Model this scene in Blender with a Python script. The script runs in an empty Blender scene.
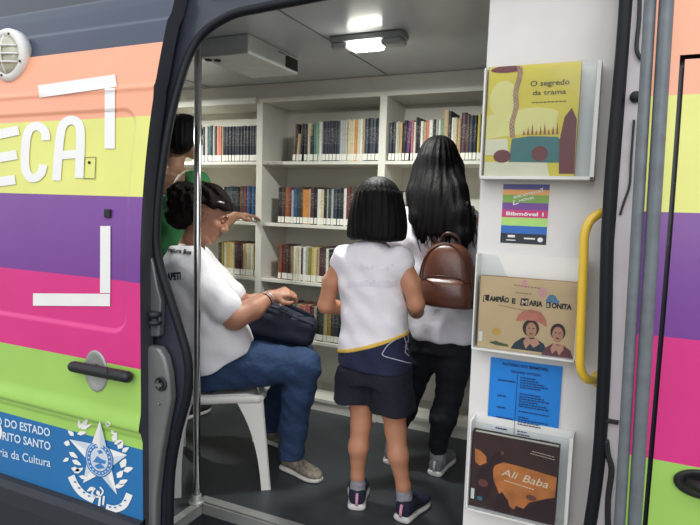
import bpy, bmesh, math, random
import numpy as np
from mathutils import Vector, Matrix
random.seed(7); rng = np.random.default_rng(7)
S = bpy.context.scene
COL = S.collection
PI = math.pi

# ------------------------------------------------------------------ camera (calibrated from the van's long edges)
F = 575.0; PIT, YAW, ROL = 0.1008696, 0.4313159, 0.0298974
H = 1.27
def _axes():
    fw = np.array([-math.sin(YAW)*math.cos(PIT), math.cos(YAW)*math.cos(PIT), -math.sin(PIT)])
    r = np.array([math.cos(YAW), math.sin(YAW), 0.0]); u = np.cross(r, fw)
    return math.cos(ROL)*r+math.sin(ROL)*u, -math.sin(ROL)*r+math.cos(ROL)*u, fw
CR, CU, CW = _axes(); CC = np.array([0, 0, H])
def ray(u, v): return CW+(u-350)/F*CR-(v-262.5)/F*CU
def at(u, v, y):
    d = ray(u, v); return CC+d*(y/d[1])
def atz(u, v, z):
    d = ray(u, v); return CC+d*((z-H)/d[2])
cam = bpy.data.cameras.new('camera'); co = bpy.data.objects.new('camera', cam); COL.objects.link(co)
M = Matrix((( CR[0], CU[0], -CW[0], 0), (CR[1], CU[1], -CW[1], 0), (CR[2], CU[2], -CW[2], H), (0, 0, 0, 1)))
co.matrix_world = M
cam.sensor_fit = 'HORIZONTAL'; cam.sensor_width = 36; cam.lens = F/700*36; cam.clip_start = 0.02
S.camera = co
S.view_settings.view_transform = 'Standard'; S.view_settings.look = 'None'
S.view_settings.gamma = 1; S.view_settings.use_curve_mapping = False

# ------------------------------------------------------------------ materials
def lin(c):
    return tuple((x/255/12.92 if x/255 <= .04045 else ((x/255+.055)/1.055)**2.4) for x in c)+(1.0,)
MC = {}
def mat(name, c, rough=.6, metal=0, var=.06, scale=14, bump=0, bscale=60, spec=.5, stretch=None, coat=0):
    if name in MC: return MC[name]
    m = bpy.data.materials.new(name); m.use_nodes = True; nt = m.node_tree; N = nt.nodes; L = nt.links
    b = N['Principled BSDF']
    b.inputs['Roughness'].default_value = rough; b.inputs['Metallic'].default_value = metal
    b.inputs['Specular IOR Level'].default_value = spec; b.inputs['Coat Weight'].default_value = coat
    tc = N.new('ShaderNodeTexCoord'); mp = N.new('ShaderNodeMapping')
    L.new(tc.outputs['Object'], mp.inputs['Vector'])
    if stretch: mp.inputs['Scale'].default_value = stretch
    nz = N.new('ShaderNodeTexNoise'); nz.inputs['Scale'].default_value = scale; nz.inputs['Detail'].default_value = 4
    L.new(mp.outputs[0], nz.inputs['Vector'])
    hs = N.new('ShaderNodeHueSaturation'); hs.inputs['Color'].default_value = lin(c)
    mr = N.new('ShaderNodeMapRange'); mr.inputs['From Min'].default_value = .3; mr.inputs['From Max'].default_value = .7
    mr.inputs['To Min'].default_value = 1-var; mr.inputs['To Max'].default_value = 1+var
    L.new(nz.outputs['Fac'], mr.inputs['Value']); L.new(mr.outputs[0], hs.inputs['Value'])
    L.new(hs.outputs[0], b.inputs['Base Color'])
    if bump:
        n2 = N.new('ShaderNodeTexNoise'); n2.inputs['Scale'].default_value = bscale; n2.inputs['Detail'].default_value = 3
        L.new(mp.outputs[0], n2.inputs['Vector'])
        bp = N.new('ShaderNodeBump'); bp.inputs['Strength'].default_value = bump; bp.inputs['Distance'].default_value = .01
        L.new(n2.outputs['Fac'], bp.inputs['Height']); L.new(bp.outputs[0], b.inputs['Normal'])
    MC[name] = m; return m
def striped(name, stops, rough=.35, coat=.3, axis='Z', lo=0., hi=2.):
    m = bpy.data.materials.new(name); m.use_nodes = True; nt = m.node_tree; N = nt.nodes; L = nt.links
    b = N['Principled BSDF']; b.inputs['Roughness'].default_value = rough; b.inputs['Coat Weight'].default_value = coat
    b.inputs['Coat Roughness'].default_value = .15
    g = N.new('ShaderNodeNewGeometry'); sp = N.new('ShaderNodeSeparateXYZ'); L.new(g.outputs['Position'], sp.inputs[0])
    mr = N.new('ShaderNodeMapRange'); mr.inputs['From Min'].default_value = lo; mr.inputs['From Max'].default_value = hi
    L.new(sp.outputs[axis], mr.inputs['Value'])
    r = N.new('ShaderNodeValToRGB'); r.color_ramp.interpolation = 'CONSTANT'
    e = r.color_ramp.elements
    e[0].position = 0; e[0].color = lin(stops[0][1])
    for i, (z, c) in enumerate(stops[1:]):
        q = e[1] if i == 0 else e.new((z-lo)/(hi-lo))
        q.position = (z-lo)/(hi-lo); q.color = lin(c)
    L.new(mr.outputs[0], r.inputs[0])
    nz = N.new('ShaderNodeTexNoise'); nz.inputs['Scale'].default_value = 5; nz.inputs['Detail'].default_value = 5
    L.new(g.outputs['Position'], nz.inputs['Vector'])
    mv = N.new('ShaderNodeMapRange'); mv.inputs['From Min'].default_value = .3; mv.inputs['From Max'].default_value = .7
    mv.inputs['To Min'].default_value = .95; mv.inputs['To Max'].default_value = 1.04
    L.new(nz.outputs['Fac'], mv.inputs['Value'])
    hs = N.new('ShaderNodeHueSaturation'); L.new(r.outputs[0], hs.inputs['Color']); L.new(mv.outputs[0], hs.inputs['Value'])
    L.new(hs.outputs[0], b.inputs['Base Color'])
    return m
def emit(name, c, s):
    m = bpy.data.materials.new(name); m.use_nodes = True; nt = m.node_tree
    b = nt.nodes['Principled BSDF']; b.inputs['Base Color'].default_value = lin(c)
    b.inputs['Emission Color'].default_value = lin(c); b.inputs['Emission Strength'].default_value = s
    return m
def clear(name, tint=(245, 248, 250), refl=.12, rough=.06):
    m = bpy.data.materials.new(name); m.use_nodes = True; nt = m.node_tree; N = nt.nodes; L = nt.links
    N.remove(N['Principled BSDF']); o = N['Material Output']
    t = N.new('ShaderNodeBsdfTransparent'); t.inputs[0].default_value = lin(tint)
    g = N.new('ShaderNodeBsdfGlossy'); g.inputs['Roughness'].default_value = rough; g.inputs['Color'].default_value = (1, 1, 1, 1)
    fr = N.new('ShaderNodeLayerWeight'); fr.inputs['Blend'].default_value = .12
    ma = N.new('ShaderNodeMath'); ma.operation = 'ADD'; ma.inputs[1].default_value = refl*.1
    L.new(fr.outputs['Fresnel'], ma.inputs[0])
    mx = N.new('ShaderNodeMixShader'); L.new(ma.outputs[0], mx.inputs[0]); L.new(t.outputs[0], mx.inputs[1]); L.new(g.outputs[0], mx.inputs[2])
    L.new(mx.outputs[0], o.inputs['Surface'])
    return m
WHITE = mat('white_melamine', (222, 220, 210), .45, var=.03)
PANELW = mat('white_lining_panel', (226, 222, 218), .5, var=.02)
CEIL = mat('ceiling_laminate', (196, 200, 204), .22, var=.03, scale=3)
BLACKR = mat('black_rubber', (16, 18, 26), .5, spec=.3)
NAVYB = mat('dark_navy_paint', (42, 46, 58), .4, coat=.3)
DARKP = mat('dark_plastic', (32, 33, 36), .55)
HANDLEB = mat('black_handle_plastic', (26, 26, 29), .45)
SILVER = mat('silver_grey_paint', (120, 122, 120), .4, metal=.35, var=.08)
CHROME = mat('brushed_steel', (236, 235, 232), .16, metal=1, var=.06, stretch=(1, 1, .1))
STEELD = mat('dull_steel', (140, 138, 132), .4, metal=.8)
GALV = mat('galvanised_grey', (112, 118, 122), .42, metal=.25, var=.12, scale=40)
FLOORM = mat('dark_rubber_floor', (58, 62, 66), .45, var=.12, scale=6, bump=.08, bscale=220)
ALU = mat('aluminium_trim', (165, 165, 162), .45, metal=.4)
DECAL = mat('white_vinyl', (240, 238, 234), .4, var=.02)
YELLOW = mat('yellow_enamel', (238, 196, 62), .35, coat=.4, var=.03)
PLASTW = mat('white_plastic', (232, 230, 224), .4, var=.02)
PAPERW = mat('white_paper', (232, 230, 220), .7, var=.03)
PAGES = mat('book_pages', (214, 204, 180), .8, var=.12, scale=80, stretch=(30, 1, 1))
INK = mat('black_ink', (28, 28, 34), .6)
ACRYL = clear('clear_acrylic')

# ------------------------------------------------------------------ mesh helpers
class MB:
    def __init__(s): s.v = []; s.f = []; s.mi = []; s.m = 0
    def add(s, vs, fs):
        o = len(s.v); s.v += [tuple(map(float, p)) for p in vs]
        for f in fs: s.f.append([o+i for i in f]); s.mi.append(s.m)
        return s
    def box(s, a, b):
        x0, y0, z0 = a; x1, y1, z1 = b
        return s.add([(x0, y0, z0), (x1, y0, z0), (x1, y1, z0), (x0, y1, z0), (x0, y0, z1), (x1, y0, z1), (x1, y1, z1), (x0, y1, z1)],
              [(0, 3, 2, 1), (4, 5, 6, 7), (0, 1, 5, 4), (1, 2, 6, 5), (2, 3, 7, 6), (3, 0, 4, 7)])
    def prism(s, poly, y0, y1):                      # polygon in x-z, extruded along y
        n = len(poly)
        vs = [(p[0], y0, p[1]) for p in poly]+[(p[0], y1, p[1]) for p in poly]
        return s.add(vs, [tuple(range(n)), tuple(range(2*n-1, n-1, -1))]+[(i, i+n, (i+1) % n+n, (i+1) % n) for i in range(n)])
    def tube(s, path, r, seg=10, closed=False, flat=None):
        P = [np.array(p, float) for p in path]; n = len(P)
        R = r if hasattr(r, '__len__') else [r]*n
        ref = None; vs = []
        for i in range(n):
            a = P[(i-1) % n] if (closed or i > 0) else P[i]; b = P[(i+1) % n] if (closed or i < n-1) else P[i]
            t = b-a; t = t/(np.linalg.norm(t)+1e-12)
            if ref is None:
                ref = np.array([0, 0, 1.]) if abs(t[2]) < .9 else np.array([1., 0, 0])
            ref = ref-t*(ref@t); ref /= np.linalg.norm(ref)+1e-12; bn = np.cross(t, ref)
            for k in range(seg):
                w = 2*PI*k/seg
                vs.append(P[i]+R[i]*(math.cos(w)*ref+math.sin(w)*bn*(flat or 1)))
        fs = []
        for i in range(n if closed else n-1):
            j = (i+1) % n
            for k in range(seg): fs.append((i*seg+k, i*seg+(k+1) % seg, j*seg+(k+1) % seg, j*seg+k))
        if not closed: fs += [tuple(range(seg-1, -1, -1)), tuple((n-1)*seg+k for k in range(seg))]
        return s.add(vs, fs)
    def lathe(s, o, prof, axis=(0, 0, 1), seg=24, sx=1, sy=1):      # prof: (r, h)
        ax = np.array(axis, float); ax /= np.linalg.norm(ax)
        e1 = np.array([0, 0, 1.]) if abs(ax[2]) < .9 else np.array([1., 0, 0])
        e1 = e1-ax*(e1@ax); e1 /= np.linalg.norm(e1); e2 = np.cross(ax, e1); o = np.array(o, float)
        vs = [o+ax*h+r*(math.cos(2*PI*k/seg)*e1*sy+math.sin(2*PI*k/seg)*e2*sx) for r, h in prof for k in range(seg)]
        fs = [(i*seg+k, i*seg+(k+1) % seg, (i+1)*seg+(k+1) % seg, (i+1)*seg+k) for i in range(len(prof)-1) for k in range(seg)]
        fs += [tuple(range(seg-1, -1, -1)), tuple((len(prof)-1)*seg+k for k in range(seg))]
        return s.add(vs, fs)
    def grid(s, fn, nu, nv):
        vs = [fn(i/nu, j/nv) for j in range(nv+1) for i in range(nu+1)]
        return s.add(vs, [(j*(nu+1)+i, j*(nu+1)+i+1, (j+1)*(nu+1)+i+1, (j+1)*(nu+1)+i) for j in range(nv) for i in range(nu)])
def wloc(o):
    v = np.zeros(3)
    while o is not None: v += np.array(o.location); o = o.parent
    return v
def obj(name, mb, m, parent=None, smooth=False, bev=0, local=False, origin=None, solid=0, sub=0):
    me = bpy.data.meshes.new(name)
    off = np.zeros(3)
    if parent is not None and not local: off = wloc(parent)
    org = np.zeros(3) if origin is None else np.array(origin, float)
    if parent is not None: org = np.zeros(3)
    V = np.array(mb.v, float)-off-org
    me.from_pydata(V.tolist(), [], mb.f); 
    for x in (m if isinstance(m, (list, tuple)) else [m]): me.materials.append(x)
    if any(mb.mi): me.polygons.foreach_set('material_index', mb.mi)
    bm = bmesh.new(); bm.from_mesh(me)
    if solid: bmesh.ops.remove_doubles(bm, verts=bm.verts, dist=1e-5)
    bmesh.ops.recalc_face_normals(bm, faces=bm.faces); bm.to_mesh(me); bm.free()
    if smooth: me.polygons.foreach_set('use_smooth', [True]*len(me.polygons))
    me.update()
    o = bpy.data.objects.new(name, me); COL.objects.link(o); o.location = org
    if parent is not None: o.parent = parent
    if solid:
        k = o.modifiers.new('solid', 'SOLIDIFY'); k.thickness = abs(solid); k.offset = 1 if solid > 0 else -1
    if bev:
        k = o.modifiers.new('bevel', 'BEVEL'); k.width = bev; k.segments = 2; k.limit_method = 'ANGLE'; k.angle_limit = .6
        me.polygons.foreach_set('use_smooth', [True]*len(me.polygons))
        k.harden_normals = True
    if sub:
        k = o.modifiers.new('sub', 'SUBSURF'); k.levels = sub; k.render_levels = sub
    return o
def tag(o, label=None, cat=None, group=None, kind=None):
    if label: o['label'] = label
    if cat: o['category'] = cat
    if group: o['group'] = group
    if kind: o['kind'] = kind
    return o
def thing(name, label, cat, loc, group=None):
    o = bpy.data.objects.new(name, None); COL.objects.link(o); o.location = tuple(map(float, loc))
    o.empty_display_size = .05
    return tag(o, label, cat, group)
def struct(name, mb, m, **k): return tag(obj(name, mb, m, **k), kind='structure')
_tc = {}
def text2d(s, size=1.0, align='LEFT', shear=0, bold=0):
    key = (s, align, shear, bold)
    if key not in _tc:
        cu = bpy.data.curves.new('t', 'FONT'); cu.body = s; cu.align_x = align; cu.shear = shear; cu.offset = bold; cu.resolution_u = 3
        o = bpy.data.objects.new('t', cu); COL.objects.link(o)
        dg = bpy.context.evaluated_depsgraph_get(); dg.update()
        me = bpy.data.meshes.new_from_object(o.evaluated_get(dg))
        _tc[key] = ([(v.co.x, v.co.y) for v in me.vertices], [tuple(p.vertices) for p in me.polygons])
        bpy.data.objects.remove(o); bpy.data.curves.remove(cu); bpy.data.meshes.remove(me)
    v, f = _tc[key]
    return [(x*size, y*size) for x, y in v], f
def put(mb, shape, fn): mb.add([fn(x, y) for x, y in shape[0]], shape[1]); return mb
def stroke(pts, w, step):                            # 2-D ribbon along a polyline, densely sampled
    P = [np.array(p, float) for p in pts]; Q = [P[0]]
    for a, b in zip(P, P[1:]):
        n = max(1, int(np.linalg.norm(b-a)/step))
        Q += [a+(b-a)*(i+1)/n for i in range(n)]
    vs = []; n = len(Q)
    for i, q in enumerate(Q):
        t = Q[min(i+1, n-1)]-Q[max(i-1, 0)]; t /= np.linalg.norm(t)+1e-9; nn = np.array([-t[1], t[0]])
        for k in (-.5, -.17, .17, .5): vs.append(q+nn*w*k)
    fs = [(i*4+k, i*4+k+1, i*4+k+5, i*4+k+4) for i in range(n-1) for k in range(3)]
    return vs, fs
def smooth_path(P, n=8, closed=False):
    P = [np.array(p, float) for p in P]; m = len(P); out = []
    for i in range(m if closed else m-1):
        g = (lambda k: P[k % m]) if closed else (lambda k: P[min(max(k, 0), m-1)])
        p0, p1, p2, p3 = g(i-1), g(i), g(i+1), g(i+2)
        for k in range(n):
            t = k/n
            out.append(.5*((2*p1)+(-p0+p2)*t+(2*p0-5*p1+4*p2-p3)*t*t+(-p0+3*p1-3*p2+p3)*t**3))
    if not closed: out.append(P[-1])
    return out

# ------------------------------------------------------------------ implicit surfaces (organic bodies, cloth, shoes)
class Field:
    def __init__(s, lo, hi, h):
        s.lo = np.array(lo, float); s.h = h
        s.ax = [np.arange(lo[i], hi[i]+h, h).astype(np.float32) for i in range(3)]
        s.d = np.full([len(a) for a in s.ax], .5, np.float32)
    def sl(s, lo, hi):
        out = []
        for i in range(3):
            a = max(0, int((lo[i]-s.lo[i])/s.h)); b = min(len(s.ax[i]), int((hi[i]-s.lo[i])/s.h)+2)
            if a >= b: return None
            out.append(slice(a, b))
        return tuple(out)
    def pts(s, q): return [s.ax[0][q[0]][:, None, None], s.ax[1][q[1]][None, :, None], s.ax[2][q[2]][None, None, :]]
    def _put(s, q, e, k, op):
        d = s.d[q]
        if op == 'sub':
            if k > 0:
                hh = np.clip(.5-.5*(d+e)/k, 0, 1); s.d[q] = d+(-e-d)*hh+k*hh*(1-hh)
            else: s.d[q] = np.maximum(d, -e)
        else:
            if k > 0:
                hh = np.clip(.5+.5*(d-e)/k, 0, 1); s.d[q] = d+(e-d)*hh-k*hh*(1-hh)
            else: s.d[q] = np.minimum(d, e)
    def seg(s, a, b, ra, rb=None, k=.02, op='add'):
        rb = ra if rb is None else rb
        a = np.array(a, float); b = np.array(b, float); m = max(ra, rb)+k+3*s.h
        q = s.sl(np.minimum(a, b)-m, np.maximum(a, b)+m)
        if q is None: return s
        X, Y, Z = s.pts(q); ba = b-a; L = ba@ba+1e-12
        t = np.clip(((X-a[0])*ba[0]+(Y-a[1])*ba[1]+(Z-a[2])*ba[2])/L, 0, 1)
        e = np.sqrt((X-a[0]-t*ba[0])**2+(Y-a[1]-t*ba[1])**2+(Z-a[2]-t*ba[2])**2)-(ra+(rb-ra)*t)
        s._put(q, e, k, op); return s
    def chain(s, P, R, k=.02, op='add'):
        for i in range(len(P)-1): s.seg(P[i], P[i+1], R[i], R[i+1], k, op)
        return s
    def ell(s, c, r, A=None, k=.02, op='add'):
        c = np.array(c, float); r = np.array(r, float); A = np.eye(3) if A is None else np.array(A)   # A rows = axes
        m = max(r)+k+3*s.h; q = s.sl(c-m, c+m)
        if q is None: return s
        X, Y, Z = s.pts(q); X = X-c[0]; Y = Y-c[1]; Z = Z-c[2]
        l = [X*A[i][0]+Y*A[i][1]+Z*A[i][2] for i in range(3)]
        k0 = np.sqrt(sum((l[i]/r[i])**2 for i in range(3))); k1 = np.sqrt(sum((l[i]/r[i]**2)**2 for i in range(3)))+1e-6
        s._put(q, k0*(k0-1)/k1, k, op); return s
    def rbox(s, c, hs, rad, A=None, k=.01, op='add'):
        c = np.array(c, float); A = np.eye(3) if A is None else np.array(A); m = np.linalg.norm(hs)+k+3*s.h
        q = s.sl(c-m, c+m)
        if q is None: return s
        X, Y, Z = s.pts(q); X = X-c[0]; Y = Y-c[1]; Z = Z-c[2]
        l = [np.abs(X*A[i][0]+Y*A[i][1]+Z*A[i][2])-(hs[i]-rad) for i in range(3)]
        e = np.sqrt(sum(np.maximum(t, 0)**2 for t in l))+np.minimum(np.maximum(np.maximum(l[0], l[1]), l[2]), 0)-rad
        s._put(q, e, k, op); return s
    def loft(s, secs, o=(0, 0, 0), A=None, k=.02, p=2.3, op='add', cap=.012):
        # secs: (t, cx, cy, rx, ry) along local axis 3; A rows = local axes
        A = np.eye(3) if A is None else np.array(A); o = np.array(o, float)
        sec = np.array(smooth_path(secs, 8)); T = sec[:, 0]
        R = max(sec[:, 3].max(), sec[:, 4].max())+np.abs(sec[:, 1:3]).max()+k+3*s.h+cap
        e0 = o+A[2]*T.min(); e1 = o+A[2]*T.max()
        q = s.sl(np.minimum(e0, e1)-R, np.maximum(e0, e1)+R)
        if q is None: return s
        X, Y, Z = s.pts(q); X = X-o[0]; Y = Y-o[1]; Z = Z-o[2]
        l = [X*A[i][0]+Y*A[i][1]+Z*A[i][2] for i in range(3)]
        od = np.argsort(T); T = T[od]; sec = sec[od]
        f = [np.interp(l[2], T, sec[:, j]) for j in range(1, 5)]
        g = (np.abs((l[0]-f[0])/f[2])**p+np.abs((l[1]-f[1])/f[3])**p)**(1/p)
        e = (g-1)*np.minimum(f[2], f[3])
        c = np.maximum(T[0]-l[2], l[2]-T[-1])
        hh = np.clip(.5-.5*(c-e)/cap, 0, 1) if cap else 0      # rounded cap
        e = np.maximum(e, c) if not cap else c+(e-c)*hh+cap*hh*(1-hh)
        s._put(q, e, k, op); return s
    def cut(s, fn, k=0):                             # keep where fn <= 0
        q = (slice(None),)*3; s._put(q, -fn(*s.pts(q)), k, 'sub'); return s
    def disp(s, fn):
        q = (slice(None),)*3; s.d += fn(*s.pts(q)).astype(np.float32); return s
    def mesh(s, mb=None):
        mb = mb or MB(); D = s.d.copy()
        for a in range(3):                           # close at the box faces
            i0 = [slice(None)]*3; i0[a] = 0; D[tuple(i0)] = np.maximum(D[tuple(i0)], .001)
            i0[a] = -1; D[tuple(i0)] = np.maximum(D[tuple(i0)], .001)
        nx, ny, nz = D.shape; I = D < 0
        cell = np.zeros((nx-1, ny-1, nz-1), np.int8)
        for i in (0, 1):
            for j in (0, 1):
                for k in (0, 1): cell += I[i:nx-1+i, j:ny-1+j, k:nz-1+k]
        act = (cell > 0) & (cell < 8); ids = np.argwhere(act); n = len(ids)
        idx = np.full(act.shape, -1, np.int64); idx[act] = np.arange(n)
        cor = np.array([(i, j, k) for i in (0, 1) for j in (0, 1) for k in (0, 1)])
        val = np.stack([D[ids[:, 0]+c[0], ids[:, 1]+c[1], ids[:, 2]+c[2]] for c in cor], 1).astype(float)
        acc = np.zeros((n, 3)); cnt = np.zeros(n)
        for a in range(8):
            for b in range(a+1, 8):
                if np.abs(cor[a]-cor[b]).sum() != 1: continue
                x = (val[:, a] < 0) != (val[:, b] < 0)
                t = val[x, a]/(val[x, a]-val[x, b])
                acc[x] += cor[a]+(cor[b]-cor[a])*t[:, None]; cnt[x] += 1
        V = (ids+acc/cnt[:, None])*s.h+s.lo
        fs = []
        for a in range(3):
            b, c = (a+1) % 3, (a+2) % 3
            sh = [slice(None)]*3; sh[a] = slice(0, -1); sh2 = [slice(None)]*3; sh2[a] = slice(1, None)
            E = I[tuple(sh)] != I[tuple(sh2)]; e = np.argwhere(E)
            e = e[(e[:, b] > 0) & (e[:, c] > 0) & (e[:, b] < D.shape[b]-1) & (e[:, c] < D.shape[c]-1)]
            def cid(db, dc):
                q = e.copy(); q[:, b] += db; q[:, c] += dc; return idx[q[:, 0], q[:, 1], q[:, 2]]
            Q = np.stack([cid(-1, -1), cid(0, -1), cid(0, 0), cid(-1, 0)], 1)
            fl = ~I[e[:, 0], e[:, 1], e[:, 2]]; Q[fl] = Q[fl][:, ::-1]
            fs += Q[(Q >= 0).all(1)].tolist()
        # light relaxation
        W = np.zeros_like(V); C = np.zeros(n); Fq = np.array(fs)
        for i in range(4):
            np.add.at(W, Fq[:, i], V[Fq[:, (i+1) % 4]]); np.add.at(C, Fq[:, i], 1)
        C[C == 0] = 1; V = V*.5+.5*W/C[:, None]
        lab = np.arange(n)                           # drop stray specks
        for _ in range(4000):
            m = lab[Fq].min(1); l2 = lab.copy(); np.minimum.at(l2, Fq.ravel(), np.repeat(m, 4)); l2 = l2[l2]
            if (l2 == lab).all(): break
            lab = l2
        cn = np.bincount(lab, minlength=n); ok = cn[lab] > .08*n
        fs = Fq[ok[Fq[:, 0]]].tolist(); mp = np.cumsum(ok)-1; V = V[ok]; fs = mp[np.array(fs)].tolist()
        mb.add(V.tolist(), fs); return mb
def sobj(name, fld, m, parent, mb=None):
    return obj(name, fld.mesh(mb), m, parent, smooth=True)
def nrm(v): v = np.array(v, float); return v/np.linalg.norm(v)
# ------------------------------------------------------------------ the van: outside
def tum(z): return .05*(max(z-1.0, 0)/.53)**2 if z < 1.9 else .05*(.9/.53)**2+(z-1.9)*.4
STR = [(0, (34, 112, 172)), (.468, (164, 208, 98)), (.732, (222, 52, 134)), (1.001, (122, 66, 150)), (1.266, (228, 228, 122)), (1.517, (249, 172, 136))]
def rrect(x, z, x0, x1, z0, z1, r):                  # signed distance of a rounded rectangle
    cx, cz = (x0+x1)/2, (z0+z1)/2; dx = abs(x-cx)-(x1-x0)/2+r; dz = abs(z-cz)-(z1-z0)/2+r
    return math.hypot(max(dx, 0), max(dz, 0))+min(max(dx, dz), 0)-r
def sst(a, b, x): t = min(max((x-a)/(b-a), 0), 1); return t*t*(3-2*t)
def door_y(x, z):
    y = 1.33+tum(z)
    y += .007*(1-sst(-.006, .004, rrect(x, z, -2.5, -1.385, .842, 1.548, .06)))        # window-shaped pressing
    y -= .010*sst(.52, .535, z)*(1-sst(.535, .60, z))                             # lower swage line
    y += .006*sst(.515, .50, z)
    y -= .006*math.exp(-((z-1.615)/.008)**2)                                         # upper crease
    y += .010*sst(1.832, 1.842, z)+.02*sst(1.94, 1.95, z)
    return y
def on_door(u, v, off=.0025):
    y = 1.33
    for _ in range(6):
        p = at(u, v, y); y = door_y(p[0], p[2])
    p = at(u, v, y-off); return p
XE = -1.325
sd = thing('sliding_door', 'striped sliding van door standing open left of the doorway, white lettering and star crest', 'van door', (-1.9, 1.40, .2))
skin = MB()
skin.grid(lambda a, b: (-2.62+a*(XE+2.62), door_y(-2.62+a*(XE+2.62), .215+b*1.86), .215+b*1.86), 240, 330)
obj('door_skin', skin, striped('door_stripes', STR+[(1.757, (56, 64, 84)), (1.945, (36, 40, 52))]), sd, smooth=True)
# leading edge and inner frame of the door
mb = MB(); n = 60
for i in range(n):
    z0 = .215+1.86*i/n; z1 = .215+1.86*(i+1)/n
    mb.add([(XE, door_y(XE, z0), z0), (XE, door_y(XE, z1), z1), (XE, door_y(XE, z1)+.055, z1), (XE, door_y(XE, z0)+.055, z0)], [(0, 1, 2, 3)])
obj('door_edge', mb, mat('door_edge_grey', (62, 64, 70), .45, metal=.2), sd)
P = [at(u, v, 1.385) for u, v in [(140, 352), (147, 344), (163, 346), (169, 356), (173, 373), (175, 397), (170, 424), (164, 460), (160, 495), (159, 540), (138, 540)]]
obj('latch_pillar', MB().prism([(p[0], p[2]) for p in P], 1.362, 1.40), SILVER, sd, bev=.012)
P = [at(u, v, 1.39) for u, v in [(141, 252), (151, 250), (156, 262), (160, 285), (164, 300), (162, 336), (138, 336)]]
obj('upper_bracket', MB().prism([(p[0], p[2]) for p in P], 1.375, 1.402), mat('bracket_grey', (104, 106, 108), .4, metal=.4), sd, bev=.006)
c = at(155, 318, 1.372)
mb = MB().lathe((c[0], c[1], c[2]-.022), [(.016, 0), (.021, .006), (.021, .012), (.012, .014), (.012, .026), (.021, .028), (.021, .038), (.016, .044)])
obj('roller', mb, DARKP, sd, smooth=True)
c = at(161, 384, 1.36)
lp = obj('latch', MB().lathe(c, [(.023, 0), (.023, -.004), (.018, -.006), (.018, -.003), (.002, -.003)], (0, 1, 0)), DARKP, sd, smooth=True)
obj('striker', MB().box((c[0]-.013, c[1]-.013, c[2]-.005), (c[0]+.012, c[1]-.002, c[2]+.005)).tube([(c[0]-.004, c[1]-.006, c[2]-.012), (c[0]-.004, c[1]-.012, c[2]+.013)], .004), STEELD, lp)
c = at(159, 404, 1.36)
obj('screw', MB().lathe(c, [(.004, 0), (.004, -.003), (.002, -.004)], (0, 1, 0), 10), STEELD, sd)
# handle
hp = thing('door_handle', None, None, (0, 0, 0)); hp.parent = sd; hp.location = tuple(Vector(on_door(97, 372))-Vector(sd.location))
c = on_door(96, 371, .003)
obj('handle_recess', MB().lathe(c, [(.062, .004), (.062, -.002), (.057, -.004), (.045, .001), (.02, .003), (.002, .003)], (0, 1, 0), 36, sx=.82, sy=1.12), mat('recess_grey', (168, 168, 164), .4, metal=.3), hp, smooth=True)
mb = MB(); a = on_door(73, 366.5, .028); b = on_door(127, 377, .028); a0 = on_door(75, 367, .006); b0 = on_door(124, 376, .004)
pp = [a0+(a-a0)*.4, a, a+(b-a)*.12, a+(b-a)*.3, a+(b-a)*.5, a+(b-a)*.68, a+(b-a)*.85, b, b0+(b-b0)*.4]
obj('handle_grip', mb.tube(smooth_path(pp, 5), [.012+.0065*math.sin(min(1, i/8)*PI/2)*1 for i in range(len(smooth_path(pp, 5))-3)]+[.016, .014, .011], 14), HANDLEB, hp, smooth=True)
c = on_door(107, 373.5, .030)
obj('handle_seam', MB().tube([on_door(107, 367, .045), on_door(107.5, 380, .045)], .0016, 6), DARKP, hp)
# white lettering and line corners
def dstroke(mb, pts, w, step=2.0): return put(mb, stroke(pts, w, step), lambda x, y: on_door(x, y, .0032))
mb = MB(); k = 1/3.889
zz = lambda L: [(x*k, 90+y*k) for x, y in L]
for L in ([(-30, 178), (73, 156)], [(-30, 268), (66, 251)], [(-30, 361), (59, 348)]): dstroke(mb, zz(L), 9.4)
dstroke(mb, smooth_path(zz([(178, 196), (176, 168), (160, 146), (138, 140), (116, 152), (103, 185), (98, 235), (97, 285), (102, 318), (118, 340), (140, 340), (160, 322), (168, 290)]), 5), 8.6, 1.2)
dstroke(mb, smooth_path(zz([(219, 352), (226, 260), (233, 185), (243, 140), (268, 118), (296, 122), (311, 148), (313, 210), (310, 280), (308, 342)]), 5), 8.8, 1.2)
dstroke(mb, zz([(228, 254), (310, 248)]), 8.4)
obj('lettering', mb, DECAL, sd)
mb = MB()
dstroke(mb, [(38.7, 91.5), (116, 80.5)], 12.5); dstroke(mb, [(109.9, 88), (109.6, 148.6)], 10.4)
obj('corner_line', mb, DECAL, sd)
mb = MB(); dstroke(mb, [(105.3, 226), (105.1, 293)], 10.2); dstroke(mb, [(33, 299.5), (110, 300)], 12.4)
obj('corner_line', mb, DECAL, sd)
mb = MB()
for s_, x, y, w, col in [('O DO ESTADO', -4.5, 424.5, 54.5, 0), ('RITO SANTO', 2, 439.5, 48.5, 0), ('ria da Cultura', -1.5, 455.5, 52, 1)]:
    v, f = text2d(s_, 1, bold=.02 if not col else .005); X1 = max(p[0] for p in v); hgt = 11.5 if not col else 12
    sl = .222
    put(mb, (v, f), lambda a, b, X1=X1, x=x, y=y, w=w, hgt=hgt: on_door(x+a/X1*w, y+a/X1*w*sl-b*hgt*1.0, .002))
obj('sign_lettering', mb, mat('pale_vinyl', (214, 228, 240), .4), sd)
mb = MB(); put(mb, ([(0+4*math.cos(i*PI/10), 432+9*math.sin(i*PI/10)) for i in range(20)], [tuple(range(20))]), lambda a, b: on_door(a-2, b, .002))
obj('emblem_edge', mb, DECAL, sd)
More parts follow.
